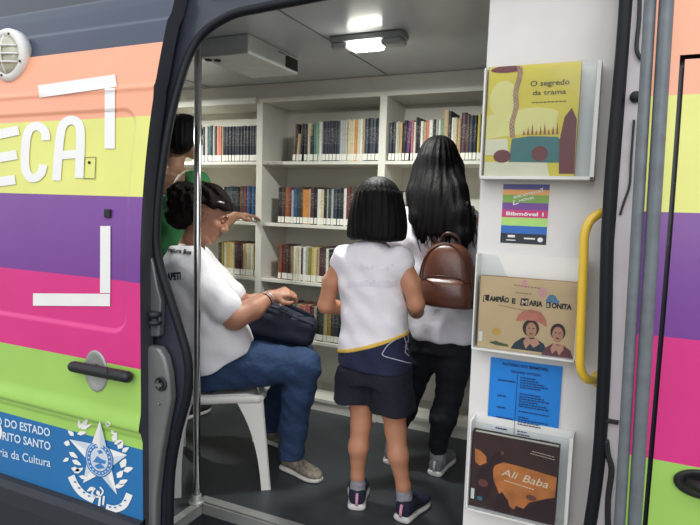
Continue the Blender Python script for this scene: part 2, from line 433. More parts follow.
# crest: star, ring, laurel and ribbon
em = MB()
def dp(mb, pts, off=.002): return put(mb, (pts, [tuple(range(len(pts)))]), lambda a, b: on_door(a, b, off))
tips = [(99.8, 420.5), (127, 455), (117, 494.8), (83, 483), (69.4, 439.3)]; ctr = (99.3, 458.5)
inn = []
for i in range(5):
    a, b = tips[i], tips[(i+1) % 5]; m = ((a[0]+b[0])/2, (a[1]+b[1])/2)
    inn.append((ctr[0]+(m[0]-ctr[0])*.52, ctr[1]+(m[1]-ctr[1])*.52))
for i in range(5):
    em.m = 0; dp(em, [ctr, inn[i-1], tips[i]]); em.m = 1; dp(em, [ctr, tips[i], inn[i]])
def disc(rx, ry, off, m, n=36):
    em.m = m; dp(em, [(ctr[0]+rx*math.cos(t*2*PI/n), ctr[1]+1+.18*rx*math.cos(t*2*PI/n)+ry*math.sin(t*2*PI/n)) for t in range(n)], off)
disc(14, 17.6, .0035, 2); disc(12.9, 16.4, .0045, 1); disc(12.2, 15.6, .0055, 2); disc(8.8, 11.6, .0065, 1)
em.m = 2
for q in ([(93, 462), (97, 456), (101, 459), (106, 461), (105, 464)], [(94, 466), (100, 463), (105, 468), (98, 469)], [(97, 451), (101, 450), (103, 453), (99, 454)]): dp(em, q, .0075)
for t in range(20):
    w = 2*PI*t/20; x, y = ctr[0]+10.6*math.cos(w), ctr[1]+1+.18*10.6*math.cos(w)+13.7*math.sin(w); em.m = 0; dp(em, [(x-.6, y-.8), (x+.6, y-.5), (x+.5, y+.8), (x-.6, y+.6)], .0066)
em.m = 0
def leaf(x, y, ang, L, w):
    c, s_ = math.cos(ang), math.sin(ang)
    dp(em, [(x+c*a-s_*b, y+s_*a+c*b) for a, b in ((0, 0), (L*.35, w), (L*.75, w*.6), (L, 0), (L*.75, -w*.6), (L*.35, -w))], .0025)
for x, y, a, L, w in [(81, 429, -1.0, 12, 2.2), (81, 429, -.4, 10, 1.8), (80, 429, -1.7, 8, 1.6), (74, 436, -2.4, 7, 1.8), (77, 434, -.2, 8, 1.8), (66, 446, -1.2, 5, 2.6), (69, 452, .6, 9, 2), (69, 458, 2.6, 6, 1.6), (72, 460, .5, 9, 2), (71, 468, .3, 8, 2), (74, 473, -.5, 9, 2), (79, 476, .3, 8, 1.6),
                      (105, 424, 0, 5, 2.4), (111, 430, .9, 5, 1.6), (113, 442, -1.2, 9, 2.4), (114, 444, -.4, 8, 2), (118, 449, -1.0, 8, 2.6), (122, 452, -.6, 7, 2), (121, 468, -1.1, 9, 2.8), (123, 471, -.3, 9, 2.4), (117, 478, -.9, 8, 2.6), (118, 484, -.4, 9, 2.2), (114, 487, -.2, 9, 2), (94, 487, 2.6, 7, 1.6), (97, 490, 1.2, 6, 1.6)]:
    leaf(x, y, a, L*1.2, w*1.25)
dp_st = lambda pts, w, o=.0025: put(em, stroke(pts, w, 1.5), lambda a, b: on_door(a, b, o))
dp_st(smooth_path([(71, 476), (76, 486), (83, 494), (94, 500)], 5), 7); dp_st(smooth_path([(106, 507.5), (115, 509), (124, 505), (129.5, 494)], 5), 7)
dp_st(smooth_path([(95, 488), (92, 494), (98, 497), (103, 492), (100, 487)], 4), 1.6); dp_st([(100, 497), (99, 506)], 2.2); dp_st([(104, 496), (103, 505)], 2)
em.m = 2
for i, (x, y) in enumerate([(75, 482), (79, 488), (84, 492.5), (89, 496), (110, 507), (115, 507.5), (120, 505.5), (125, 500.5)]): dp(em, [(x-1.3, y-1), (x+1.2, y-.6), (x+1.2, y+.9), (x-1.2, y+.6)], .004)
obj('state_crest', em, [DECAL, mat('crest_pale', (206, 214, 222), .4), mat('crest_blue', (64, 128, 190), .4)], sd)
# little service flap and black latch hole
mb = MB(); dstroke(mb, [(95.8, 157), (94.8, 178.8), (83, 178.4)], .7); dstroke(mb, [(84.5, 157.4), (95.8, 157)], .5); dstroke(mb, [(84.5, 157.4), (83, 178.4)], .5)
fl = obj('service_flap', mb, mat('flap_gap', (88, 84, 52), .6), sd)
c = on_door(89.5, 162.5, .001); obj('flap_screw', MB().lathe(c, [(.005, 0), (.005, -.003), (.002, -.004)], (0, 1, 0), 10), DARKP, fl)
a = on_door(105, 209, .004); b = on_door(110.5, 218, .004)
obj('vent_plug', MB().box((a[0], min(a[1], b[1])-.004, b[2]), (b[0], max(a[1], b[1])+.004, a[2])), DARKP, sd, bev=.003)
# sill cladding under the sliding door
mb = MB(); 
prof = [(1.30, .205), (1.315, .225), (1.345, .232), (1.345, -.12), (1.31, -.12), (1.295, .15)]
nn = len(prof); mb.add([(x, y, z) for x in (-2.62, XE-.0) for y, z in prof], [tuple(range(nn)), tuple(range(2*nn-1, nn-1, -1))]+[(i, (i+1) % nn, (i+1) % nn+nn, i+nn) for i in range(nn)])
obj('lower_cladding', mb, mat('black_cladding', (38, 40, 48), .6, bump=.2, bscale=300), sd)

# bulkhead lamp on the door
lc = on_door(15, 57, 0); ax = nrm((0.10, -1, -.03))
bl = thing('bulkhead_lamp', 'round white caged bulkhead lamp above the lettering on the sliding door', 'lamp', lc)
def orb(prof, m, name, smooth=True, seg=40): return obj(name, MB().lathe(lc, [(r*.76, h*.62) for r, h in prof], ax, seg, sx=.95, sy=1.04), m, bl, smooth=smooth)
orb([(.118, .001), (.118, .045), (.112, .058), (.098, .066), (.086, .066), (.082, .055)], PLASTW, 'housing')
orb([(.083, .045), (.082, .062), (.07, .076), (.045, .084), (.002, .087)], mat('ribbed_glass', (196, 192, 172), .25, var=.1, scale=30, bump=.4, bscale=60), 'lens')
mb = MB(); e1 = nrm(np.cross(ax, (0, 0, 1))); e2 = np.cross(e1, ax)
for off in (-.028, .0, .028):
    for A, B in ((e1, e2), (e2, e1)):
        if A is e2 and off != 0: continue
        Lh = math.sqrt(.064**2-off**2)
        mb.tube([lc+A*(Lh*t)+B*off+ax*(.042+.018*math.cos(t*PI/2)) for t in np.linspace(-1, 1, 13)], .0036, 8)
obj('cage', mb, PLASTW, bl, smooth=True)
for w in (.3, 1.9, 3.5, 5.0):
    p = lc+.0735*(math.cos(w)*e1+math.sin(w)*e2)+ax*.041
    obj('screw', MB().lathe(p, [(.004, 0), (.004, .003), (.002, .004)], ax, 10), DARKP, bl)

# body side around the doorway (dark), doorway outline
OUT = [(171, 560), (171, 525), (173, 470), (180, 430), (189, 395), (190, 362), (182, 330), (171, 295), (161, 262), (158, 235), (161, 190), (171, 125), (181, 85), (191, 56), (206, 33), (233, 16), (262, 9), (300, 1.5), (346, -7.5)]
ob = []
for u, v in OUT:
    y = 1.40
    for _ in range(5): p = at(u, v, y); y = 1.40+tum(p[2])
    ob.append((p[0], p[2]))
ztop = ob[-1][1]
ob = [(ob[0][0], -.3)]+ob
sm = [tuple(p) for p in smooth_path(ob, 4)]
xr = -.022
right = [(xr-.09, ztop), (xr-.035, ztop-.012), (xr-.008, ztop-.04), (xr+.004, ztop-.085), (xr+.006, 1.6), (xr+.004, 1.4), (xr+.006, 1.2), (xr+.018, .95), (xr+.022, .7), (xr+.012, .5), (xr+.008, .3), (xr+.008, -.3)]
outline = sm+[tuple(p) for p in smooth_path(right, 4)]
wy = lambda z: 1.40+tum(z)
mb = MB()
for i in range(len(sm)-1):
    a, b = sm[i], sm[i+1]
    mb.add([(-4.2, wy(a[1]), a[1]), (a[0], wy(a[1]), a[1]), (b[0], wy(b[1]), b[1]), (-4.2, wy(b[1]), b[1])], [(0, 1, 2, 3)])
zs = np.linspace(ztop, 2.15, 8)
for a, b in zip(zs, zs[1:]): mb.add([(-4.2, wy(a), a), (1.6, wy(a), a), (1.6, wy(b), b), (-4.2, wy(b), b)], [(0, 1, 2, 3)])
rs = [tuple(p) for p in smooth_path(right, 4)]
for a, b in zip(rs, rs[1:]):
    mb.add([(a[0], wy(a[1]), a[1]), (.10, wy(a[1])+.012, a[1]), (.10, wy(b[1])+.012, b[1]), (b[0], wy(b[1]), b[1])], [(0, 1, 2, 3)])
    mb.add([(.10, wy(a[1])+.012, a[1]), (1.6, wy(a[1])+.03, a[1]), (1.6, wy(b[1])+.03, b[1]), (.10, wy(b[1])+.012, b[1])], [(0, 1, 2, 3)])
WF = struct('wall_front', mb, NAVYB, solid=.006)
# rubber seal round the doorway
struct('trim_seal', MB().tube([(x, wy(z)-.008, z) for x, z in outline], .014, 10), BLACKR, smooth=True)
# gutter rail over the doorway
mb = MB(); 
for z, r in ((ztop+.075, .022), (ztop+.17, .03)): mb.tube([(x, wy(z)-.012, z) for x in (-1.24, -.6, 1.6)], r, 12)
struct('trim_gutter', mb, NAVYB, smooth=True)
mb = MB().box((-4.2, 1.62, 2.12), (1.6, 3.6, 2.18)); struct('roof', mb, NAVYB, bev=.03)

# right pillar strip, striped body and front door
pillar = mat('pillar_mauve_grey', (196, 188, 190), .5)
mb = MB(); zs = np.linspace(-.3, 1.95, 30)
for a, b in zip(zs, zs[1:]): mb.add([(-.002, wy(a)-.008, a), (.062, wy(a)-.008, a), (.062, wy(b)-.008, b), (-.002, wy(b)-.008, b)], [(0, 1, 2, 3)])
struct('trim_pillar', mb, pillar, solid=.004)
stripes_r = striped('body_stripes', STR, rough=.35)
def fy(z): return 1.385+tum(z)
mb = MB(); zs = np.linspace(-.3, 2.05, 60)
GX0, GX1 = .0985, .1085
for a, b in zip(zs, zs[1:]):
    mb.add([(.045, fy(a), a), (GX0, fy(a), a), (GX0, fy(b), b), (.045, fy(b), b)], [(0, 1, 2, 3)])
struct('wall_stripes', mb, stripes_r, smooth=True)
mb = MB()
for a, b in zip(np.linspace(1.610, 2.05, 16), np.linspace(1.610, 2.05, 16)[1:]): mb.add([(GX0, fy(a), a), (1.5, fy(a), a), (1.5, fy(b), b), (GX0, fy(b), b)], [(0, 1, 2, 3)])
struct('wall_upper', mb, stripes_r, smooth=True)
fd = thing('front_door', 'striped front van door at right edge of the photo, behind the grey poles', 'van door', (.7, 1.40, -.2))
def fdy(z): return 1.385+tum(z)
mb = MB(); zs = np.linspace(-.3, 1.600, 60)
for a, b in zip(zs, zs[1:]): mb.add([(GX1, fdy(a), a), (1.3, fdy(a), a), (1.3, fdy(b), b), (GX1, fdy(b), b)], [(0, 1, 2, 3)])
obj('door_skin', mb, stripes_r, fd, solid=-.012)
c = at(703, 485, fdy(.7)-.004)
obj('handle_recess', MB().lathe(c, [(.05, .004), (.05, -.003), (.045, -.005), (.03, .0), (.002, .001)], (0, 1, 0), 32, sx=1.1, sy=.62), HANDLEB, fd, smooth=True)
obj('handle_grip', MB().tube([(c[0]-.03, c[1]-.012, c[2]+.004), (c[0], c[1]-.028, c[2]+.002), (c[0]+.1, c[1]-.03, c[2]-.004), (c[0]+.17, c[1]-.012, c[2]-.008)], [.011, .015, .015, .012], 12), HANDLEB, fd, smooth=True)
# small fittings on the pillar
mb = MB(); 
def pil(u, v): return at(u, v, wy(at(u, v, 1.42)[2])-.012)
mb.tube(smooth_path([pil(640, -12), pil(639, 20), pil(636.5, 46), pil(639, 56), pil(643, 60)], 5), .0045, 8)
mb.tube(smooth_path([pil(634, 120), pil(631, 160), pil(629.5, 185), pil(624, 202), pil(620, 215)], 5), .0025, 8)
mb.tube(smooth_path([pil(606, 440), pil(608, 455), pil(611.5, 470), pil(608, 500), pil(608, 530)], 5), .0065, 8)
struct('trim_gasket', mb, DARKP, smooth=True)
c = pil(635.5, 97); mb = MB().lathe((c[0], c[1]+.006, c[2]), [(.012, 0), (.012, -.012), (.006, -.02), (.002, -.021)], (0, 1, 0), 18)
a = pil(604, 420); mb.box((a[0]-.004, a[1]-.006, a[2]-.004), (a[0]+.03, a[1]+.006, a[2]+.004))
struct('trim_stop', mb, DARKP, smooth=False)

# two grey poles standing on the ground beside the front door
GZ = -.62
def pole(nm, u0, u1, r, label):
    y = 1.30; a = at(u0, 0, y); b = at(u1, 525, y); d = (at(658.5, 0, y)-at(627, 525, y)); d = d/d[2]
    f = lambda z: b+d*(z-b[2])
    base = f(GZ)
    t = thing(nm, label, 'pole', base, None)
    obj('tube', MB().tube([f(z) for z in np.linspace(GZ+.01, 2.3, 8)], r, 20), GALV, t, smooth=True)
    obj('foot_plate', MB().box((base[0]-r-.0008, base[1]-.03, GZ), (base[0]+r+.0008, base[1]+.03, GZ+.012)), GALV, t)
    obj('end_cap', MB().lathe(f(2.3), [(r*1.08, -.02), (r*1.08, .006), (r*.6, .012)]), DARKP, t, smooth=True)
pole('awning_pole', 650, 619.5, .0112, 'thinner grey metal pole of the pair, nearer to the doorway')
pole('awning_pole', 668, 634.5, .0135, 'thicker grey metal pole of the pair, nearer to the striped front door')
struct('ground', MB().box((-12, -12, GZ-.1), (12, 8, GZ)), mat('asphalt', (120, 118, 114), .9, var=.15, scale=30))

# ------------------------------------------------------------------ the van: inside
YS = 3.04                                             # front of the bookcase
mb = MB().box((-4.1, 1.86, -.05), (.9, 3.42, 0)).box((-4.1, 1.45, -.05), (-1.5, 1.86, 0)).box((-1.5, 1.44, -.30), (.2, 1.86, -.28))
mb.box((-1.5, 1.845, -.28), (.2, 1.86, 0)).box((-1.515, 1.45, -.28), (-1.5, 1.86, 0))
struct('floor', mb, FLOORM)
mb = MB().box((-1.525, 1.45, .0), (-1.49, 1.895, .006)).box((-1.49, 1.853, .0), (.2, 1.895, .006)).box((-1.49, 1.838, -.040), (.2, 1.8445, .004)).box((-1.4995, 1.45, -.040), (-1.492, 1.838, .004))
struct('trim_step', mb, ALU)
struct('ceiling', MB().box((-4.1, 1.56, 1.99), (.9, 3.42, 2.02)), CEIL)
mb = MB().box((-1.212, 1.6, 1.987), (-1.206, YS, 1.9905)).box((-2.43, 1.6, 1.987), (-2.424, YS, 1.9905))
struct('trim_ceiling', mb, mat('seam_grey', (110, 112, 116), .5))
struct('wall_back', MB().box((-4.1, 3.36, -.05), (.9, 3.42, 2.02)), WHITE)
struct('wall_left', MB().box((-4.15, 1.45, -.05), (-4.1, 3.42, 2.02)), WHITE)
struct('wall_bulkhead', MB().box((.9, 1.45, -.05), (.95, 3.42, 2.02)), WHITE)
PY = 1.56
pl = at(476, 262, PY)[0]
struct('wall_right', MB().box((pl, PY, -.28), (.06, PY+.035, 1.985)), PANELW, bev=.004)

# bookcase
bc = thing('bookcase', 'long white open bookcase built along the back of the van', 'bookcase', (-1.5, YS+.14, 0))
X0, X1 = -3.3, .3
UP = [(-2.060, -2.016), (-1.243, -1.200)]
LV = [1.518, 1.140, .790, .430, .080]
BK = YS+.30
obj('back_panel', MB().box((X0, BK, .0), (X1, BK+.012, 1.985)), WHITE, bc)
for a, b in UP+[(X0-.04, X0), (X1, X1+.04), (-2.86, -2.82), (-.43, -.39)]:
    obj('upright', MB().box((a, YS-.004, 0), (b, BK, 1.897)), WHITE, bc, bev=.002)
for z in LV:
    obj('shelf', MB().box((X0, YS, z-.020), (X1, BK, z)), WHITE, bc, bev=.002)
obj('top_rail', MB().box((X0, YS-.006, 1.873), (X1, BK, 1.897)), WHITE, bc, bev=.002)
obj('header_panel', MB().box((X0, YS+.02, 1.897), (X1, YS+.032, 1.988)), WHITE, bc)
obj('plinth', MB().box((X0, YS+.01, 0), (X1, YS+.025, .06)), WHITE, bc)
obj('light_rail', MB().box((X0, YS-.02, 1.868), (-2.06, YS-.006, 1.905)), WHITE, bc, bev=.003)
# small piece of tape on the middle bay's edge
tp = MB().box((-2.012, YS-.0012, 1.5), (-1.87, YS-.0004, 1.516)); obj('edge_tape', tp, mat('worn_tape', (168, 166, 158), .5, var=.3, scale=90), bc)

# ceiling lamps
def ceil_lamp(x0, x1, y, label, power):
    t = thing('ceiling_lamp', label, 'lamp', ((x0+x1)/2, y, 1.99))
    obj('lamp_base', MB().box((x0, y-.045, 1.962), (x1, y+.045, 1.99)), mat('lamp_grey', (150, 152, 154), .4), t, bev=.008)
    w = x1-x0; a, b = x0+w*.26, x0+w*.69
    obj('diffuser', MB().box((a, y-.04, 1.93), (b, y+.04, 1.963)), emit('lit_diffuser', (255, 252, 240), 16), t, bev=.012)
    for p, q in ((x0+.004, a-.002), (b+.002, x1-.004)):
        obj('end_cover', MB().box((p, y-.04, 1.936), (q, y+.04, 1.963)), mat('lamp_cover', (176, 178, 180), .3), t, bev=.012)
    l = bpy.data.lights.new('lamp_light', 'AREA'); l.shape = 'RECTANGLE'; l.size = b-a; l.size_y = .07; l.energy = power; l.color = (.97, 1, .95)
    o = bpy.data.objects.new('lamp_light', l); COL.objects.link(o); o.location = ((a+b)/2, y, 1.925)
    return t
ceil_lamp(-1.185, -.848, 2.33, 'slim lit ceiling lamp with grey end covers above the girl', 15)
ceil_lamp(-2.95, -2.6, 2.55, 'lit ceiling lamp far left inside the van, behind the sliding door', 17)
# air unit on the ceiling
ac = thing('air_unit', 'shallow white ceiling unit with a dark grille at one end', 'air unit', (-1.62, 2.33, 1.99))
obj('housing', MB().box((-1.765, 2.13, 1.905), (-1.495, 2.56, 1.989)), mat('unit_white', (206, 208, 206), .45), ac, bev=.006)
obj('grille', MB().box((-1.498, 2.44, 1.917), (-1.491, 2.55, 1.972)), DARKP, ac)
for x, y in ((-1.735, 2.165), (-1.70, 2.185)):
    obj('spot', MB().lathe((x, y, 1.906), [(.016, 0), (.016, -.006), (.010, -.008), (.002, -.004)], (0, 0, 1), 18), DARKP, ac, smooth=True)
obj('side_seam', MB().box((-1.497, 2.38, 1.972), (-1.4935, 2.43, 1.976)), DARKP, ac)

# steel grab pole
gp = thing('grab_pole', 'upright steel grab pole beside the seated woman', 'pole', (-1.521, 1.835, 0))
a = at(197, 503, 1.835)
obj('tube', MB().tube([(-1.521, 1.835, .02), (-1.521, 1.835, 1.95)], .0145, 20), CHROME, gp, smooth=True)
obj('base_flange', MB().lathe((-1.521, 1.835, .006), [(.034, -.006), (.034, .004), (.028, .008), (.021, .010), (.020, .032), (.015, .034)]), ALU, gp, smooth=True)
obj('top_flange', MB().lathe((-1.521, 1.835, 1.99), [(.034, 0), (.034, -.010), (.021, -.014), (.020, -.04), (.015, -.042)]), ALU, gp, smooth=True)
# yellow handle
P = [at(612, 211, PY-.006), at(607, 212, 1.50), at(600, 213.5, 1.475), at(590, 221, 1.465), at(584.5, 236, 1.462), at(583.5, 260, 1.462), at(581.5, 310, 1.462), at(580, 355, 1.462), at(581, 370, 1.465), at(587, 379, 1.475), at(594, 380, 1.50), at(601, 380, PY-.006)]
h = obj('safety_rail', MB().tube(smooth_path(P, 6), .0108, 14), YELLOW, None, smooth=True, origin=P[6])
tag(h, 'yellow bent-tube grab handle on the white panel by the doorway', 'handle')
for q in (P[0], P[-1]):
    obj('mount', MB().lathe((q[0], PY, q[2]), [(.024, .002), (.024, -.006), (.014, -.010)], (0, 1, 0)), YELLOW, h, smooth=True)

# ------------------------------------------------------------------ display pockets on the panel
def rect(u0, v0, u1, v1, y):
    a = at(u0, v0, y); b = at(u1, v1, y); return a[0], b[0], b[2], a[2]      # x0,x1,z0,z1
def pocket(name, label, x0, x1, z0, z1, rim, frame_right=True, dip=False):
    t = thing(name, label, 'display pocket', ((x0+x1)/2, PY, z0))
    y0, y1 = PY-.060, PY-.002; zw = z1 if not dip else z1
    obj('back_sheet', MB().box((x0, y1-.003, z0), (x1, y1, z1)), PLASTW, t)
    obj('side_wall', MB().box((x0, y0, z0), (x0+rim*.5, y1, z1)), PLASTW, t, bev=.002)
    obj('side_wall', MB().box((x1-rim, y0, z0), (x1, y1, z1)), PLASTW, t, bev=.002)
    obj('bottom', MB().box((x0, y0, z0), (x1, y1, z0+rim*.8)), PLASTW, t, bev=.002)
    if dip:
        n = 30; top = []
        for i in range(n+1):
            s = i/n; top.append((x0+(x1-x0)*s, z1-.055*sst(.2, .33, s)*(1-sst(.9, 1.0, s)*0)))
        poly = [(x0, z0)]+[(x1, z0)]+top[::-1]
    else: poly = [(x0, z0), (x1, z0), (x1, z1), (x0, z1)]
    poly = [(min(max(x, x0+rim*.5), x1-rim), max(z, z0+rim*.8)) for x, z in poly]
    obj('clear_front', MB().prism(poly, y0-.003, y0-.0005), ACRYL, t)
    return t
BY0, BY1 = PY-.048, PY-.022
def pbook(name, label, x0, x1, z0, z1, cover, spine_c):
    t = thing(name, label, 'book', ((x0+x1)/2, PY-.035, z0))
    open_art(t, 'front_cover', MB().box((x0, BY0, z0), (x1, BY0+.003, z1)), cover)
    obj('pages', MB().box((x0+.003, BY0+.003, z0+.003), (x1-.003, BY1-.003, z1-.003)), PAGES, t)
    obj('back_cover', MB().box((x0, BY1-.003, z0), (x1, BY1, z1)), spine_c, t)
    obj('spine', MB().box((x0-.002, BY0, z0), (x0, BY1, z1)), spine_c, t)
    return t, (lambda s, q, o=.0006: (x0+(x1-x0)*s, BY0-o, z0+(z1-z0)*q))
ART = {}
def open_art(t, name, mb, m): ART[t.name] = (t, name, mb, [m])
def layer(t, m):
    _, _, mb, ms = ART[t.name]
    if m not in ms: ms.append(m)
    mb.m = ms.index(m); return mb
def close_art():
    for t, name, mb, ms in ART.values(): obj(name, mb, ms, t, solid=0)
    ART.clear()
def art(t, f, name, polys, m, o=.0006):
    mb = layer(t, m)
    for i, P in enumerate(polys): mb.add([f(a, b, o+.00006*i) for a, b in P], [tuple(range(len(P)))])
def ell2(cx, cy, rx, ry, n=24, a0=0, a1=2*PI): return [(cx+rx*math.cos(a0+(a1-a0)*i/n), cy+ry*math.sin(a0+(a1-a0)*i/n)) for i in range(n)]
def words(t, f, s, x, y, size, m, asp, name='title', align='LEFT', shear=0, bold=0, rot=0, width=None, o=.0009):
    v, fc = text2d(s, 1, align, shear, bold)
    X = max(p[0] for p in v) if width else 1
    kx = width/X if width else size*asp
    put(layer(t, m), (v, fc), lambda a, b: f(x+a*kx, y+b*size+a*kx*rot, o))
# top pocket
x0, x1, z0, z1 = rect(484.5, 68, 592, 180, PY-.06)
pocket('display_pocket', 'clear display pocket holding the yellow book, highest on the panel', x0, x1+.004, z0, z1, .011)
bx0, bx1, bz0, bz1 = rect(489.5, 69, 574, 175.5, BY0)
bz0 = z0+.0095
yb, f = pbook('picture_book', 'yellow picture book with a braid drawing in the highest pocket', bx0, bx1, bz0, bz1+.004, mat('cover_yellow', (232, 206, 62), .3, var=.05), mat('cover_olive', (150, 132, 50), .4))
art(yb, f, 'cover_art', [[(.0, .56), (.3, .6), (.55, .62), (.78, .58), (.78, .42), (.4, .38), (0, .34)], ell2(.18, .70, .16, .17), ell2(.6, .55, .2, .06)], mat('cover_pale_yellow', (240, 226, 140), .35), .0004)
art(yb, f, 'cover_art', [[(.28, .12), (.3, .34), (.5, .36), (.8, .35), (.86, .3), (.84, .12)]], mat('cover_teal', (58, 116, 112), .35), .0006)
art(yb, f, 'cover_art', [[(.84, .02), (.82, .30), (.86, .52), (.93, .60), (.99, .5), (1, .02)], ell2(.2, .97, .18, .03), ell2(.62, .2, .09, .07), ell2(.2, .18, .1, .06)], mat('cover_maroon', (116, 44, 44), .35), .0008)
art(yb, f, 'cover_art', [[(0, .0), (0, .13), (.7, .12), (.74, .0)], [(.0, .19), (.0, .34), (.25, .34), (.27, .19)]], mat('cover_cream', (236, 226, 190), .35), .0007)
for k in range(9): art(yb, f, 'cover_art', [[(.42+.045*k, .37), (.43+.045*k, .42+.03*(k % 3)), (.45+.045*k, .37)]], mat('cover_rust', (168, 92, 52), .35), .0009)
brd = layer(yb, mat('braid_brown', (178, 136, 104), .4, var=.2, scale=80))
for ph in (0, 2*PI/3, 4*PI/3):
    pts = [(.345+.024*math.sin(i*.55+ph)+.012*math.sin(i*.2)-.05*(i/69), .985-i*.0092) for i in range(70)]
    put(brd, stroke(pts, .016, .02), lambda a, b: f(a, b, .0011+.0001*ph))
words(yb, f, 'O segredo', .47, .805, .068, mat('title_brown', (84, 70, 40), .5), .8, width=.42, bold=.015)
words(yb, f, 'da trama', .50, .725, .062, MC['title_brown'], .8, width=.36, bold=.01)
gk = layer(yb, MC['title_brown'])
for i in range(9): gk.add([f(.5+i*.042, .655, .0009), f(.53+i*.042, .655, .0009), f(.53+i*.042, .664, .0009), f(.5+i*.042, .664, .0009)], [(0, 1, 2, 3)])
# poster between the pockets
x0, x1, z0, z1 = rect(503.5, 184, 546, 245, PY-.001)
po = thing('poster', 'small rainbow-striped poster taped to the panel between the yellow and beige books', 'poster', ((x0+x1)/2, PY, z0))
f2 = lambda s, q, o=0: (x0p+(x1p-x0p)*s, PY-.0012-o, z0p+(z1p-z0p)*q)
x0p, x1p, z0p, z1p = x0, x1, z0, z1
open_art(po, 'sheet', MB().box((x0, PY-.0012, z0), (x1, PY-.0002, z1)), PAPERW)
bands = [(1, .91, (98, 98, 158)), (.91, .82, (240, 178, 110)), (.82, .69, (134, 176, 84)), (.69, .57, (122, 82, 156)), (.57, .44, (206, 62, 122)), (.44, .30, (176, 222, 122)), (.30, .17, (52, 108, 190)), (.17, 0, (44, 48, 60))]
for i, (a, b, c) in enumerate(bands): art(po, f2, 'colour_band', [[(0, b), (1, b), (1, a), (0, a)]], mat('poster_%d' % i, c, .5), .0003)
words(po, f2, 'Bibmóvel 1', .09, .475, .085, DECAL, .8, width=.82, bold=.03)
words(po, f2, 'BIBLIOTECA', .24, .755, .06, DECAL, .8, rot=.20, width=.58, bold=.02); words(po, f2, 'MÓVEL', .36, .70, .055, DECAL, .8, rot=.2, width=.34, bold=.02)
art(po, f2, 'corner_line', [[(.8, .93), (.86, .945), (.86, .87), (.84, .87), (.84, .925), (.8, .915)], [(.24, .73), (.26, .73), (.26, .665), (.36, .69), (.36, .675), (.24, .645)]], DECAL, .0006)
art(po, f2, 'small_mark', [[(.16, .10), (.32, .10), (.32, .14), (.16, .14)], [(.13, .045), (.34, .045), (.34, .06), (.13, .06)], [(.52, .08), (.76, .08), (.76, .105), (.52, .105)], ell2(.87, .08, .06, .04)], DECAL, .0006)
# middle pocket
x0, x1, z0, z1 = rect(476, 253.5, 577, 360.5, PY-.06)
z0 = at(475.4, 350, PY-.06)[2]
pocket('display_pocket', 'clear display pocket with a dipped lip holding the beige book, middle of the panel', x0, x1, z0, z1, .009, dip=True)
bx0, bx1, bz0, bz1 = rect(481, 275.5, 577, 355, BY0)
bx1 = x1-.010; bz0 = z0+.008
bb, f = pbook('picture_book', 'beige picture book showing two figures, one in a wide pink hat', bx0, bx1, bz0, bz1, mat('cover_beige', (216, 182, 136), .4, var=.08, scale=10), mat('cover_tan', (150, 118, 84), .5))
DK = mat('cover_dark_slate', (44, 56, 64), .5); SKA = mat('cover_flesh', (196, 138, 108), .5); HATP = mat('cover_hat_pink', (204, 122, 100), .5, var=.12, scale=60)
ROSE = mat('cover_rose', (206, 148, 122), .5); MAU = mat('cover_mauve', (110, 58, 66), .5); HAIRB = mat('cover_hair', (62, 38, 34), .5)
art(bb, f, 'cover_art', [[(.36, .03), (.4, .12), (.48, .2), (.6, .22), (.7, .15), (.75, .03)]], DK, .0004)
art(bb, f, 'cover_art', [[(.68, .0), (.72, .1), (.79, .17), (.9, .16), (.97, .1), (1, .0)]], MAU, .0005)
art(bb, f, 'cover_art', [ell2(.56, .34, .085, .12), ell2(.835, .33, .075, .115)], HAIRB, .0006)
art(bb, f, 'cover_art', [ell2(.565, .315, .055, .105), ell2(.835, .295, .055, .105)], SKA, .0008)
art(bb, f, 'cover_art', [[(.4, .42), (.42, .5), (.48, .575), (.56, .60), (.65, .575), (.71, .48), (.72, .38), (.66, .42), (.6, .445), (.52, .445), (.46, .43)]], HATP, .0010)
art(bb, f, 'cover_art', [[(.49, .14), (.52, .22), (.57, .19), (.63, .22), (.66, .14), (.6, .08), (.56, .13), (.52, .05)], [(.77, .1), (.8, .18), (.84, .15), (.9, .17), (.9, .1), (.86, .02), (.83, .09), (.79, .03)]], ROSE, .0010)
art(bb, f, 'cover_art', [ell2(.545, .34, .010, .009, 10), ell2(.588, .34, .010, .009, 10), ell2(.815, .32, .010, .009, 10), ell2(.856, .32, .010, .009, 10), ell2(.566, .265, .018, .008, 10), ell2(.836, .245, .018, .008, 10)], HAIRB, .0011)
art(bb, f, 'cover_art', [ell2(.2, .24, .05, .055, 7)], mat('cover_ochre', (214, 166, 72), .5), .0004)
art(bb, f, 'cover_art', [[(.12, .08), (.2, .11), (.26, .09), (.33, .08), (.34, .05), (.2, .05)]], mat('cover_green', (76, 92, 52), .5, var=.3, scale=70), .0004)
art(bb, f, 'cover_art', [ell2(.755, .765, .05, .055, 9), ell2(.72, .735, .025, .03), ell2(.80, .73, .03, .03)], mat('cover_blue', (92, 130, 160), .5), .0004)
art(bb, f, 'cover_art', [ell2(.655, .84, .05, .07, 9), ell2(.47, .93, .03, .06)], mat('cover_pink', (220, 156, 150), .5), .0004)
TB = mat('title_black', (40, 34, 32), .5)
art(bb, f, 'title_block', [[(.035, .635), (.10, .655), (.105, .745), (.04, .73)], [(.435, .635), (.515, .64), (.52, .74), (.44, .735)], [(.70, .635), (.745, .64), (.745, .72), (.70, .71)]], TB, .0006)
words(bb, f, 'L', .045, .65, .10, mat('title_cream', (226, 200, 160), .5), .7, o=.001, bold=.03); words(bb, f, 'AMPIÃO', .112, .66, .095, TB, .7, width=.205, bold=.05)
words(bb, f, 'E', .345, .655, .095, TB, .8, bold=.05); words(bb, f, 'M', .448, .655, .085, MC['title_cream'], .7, o=.001, width=.06, bold=.03)
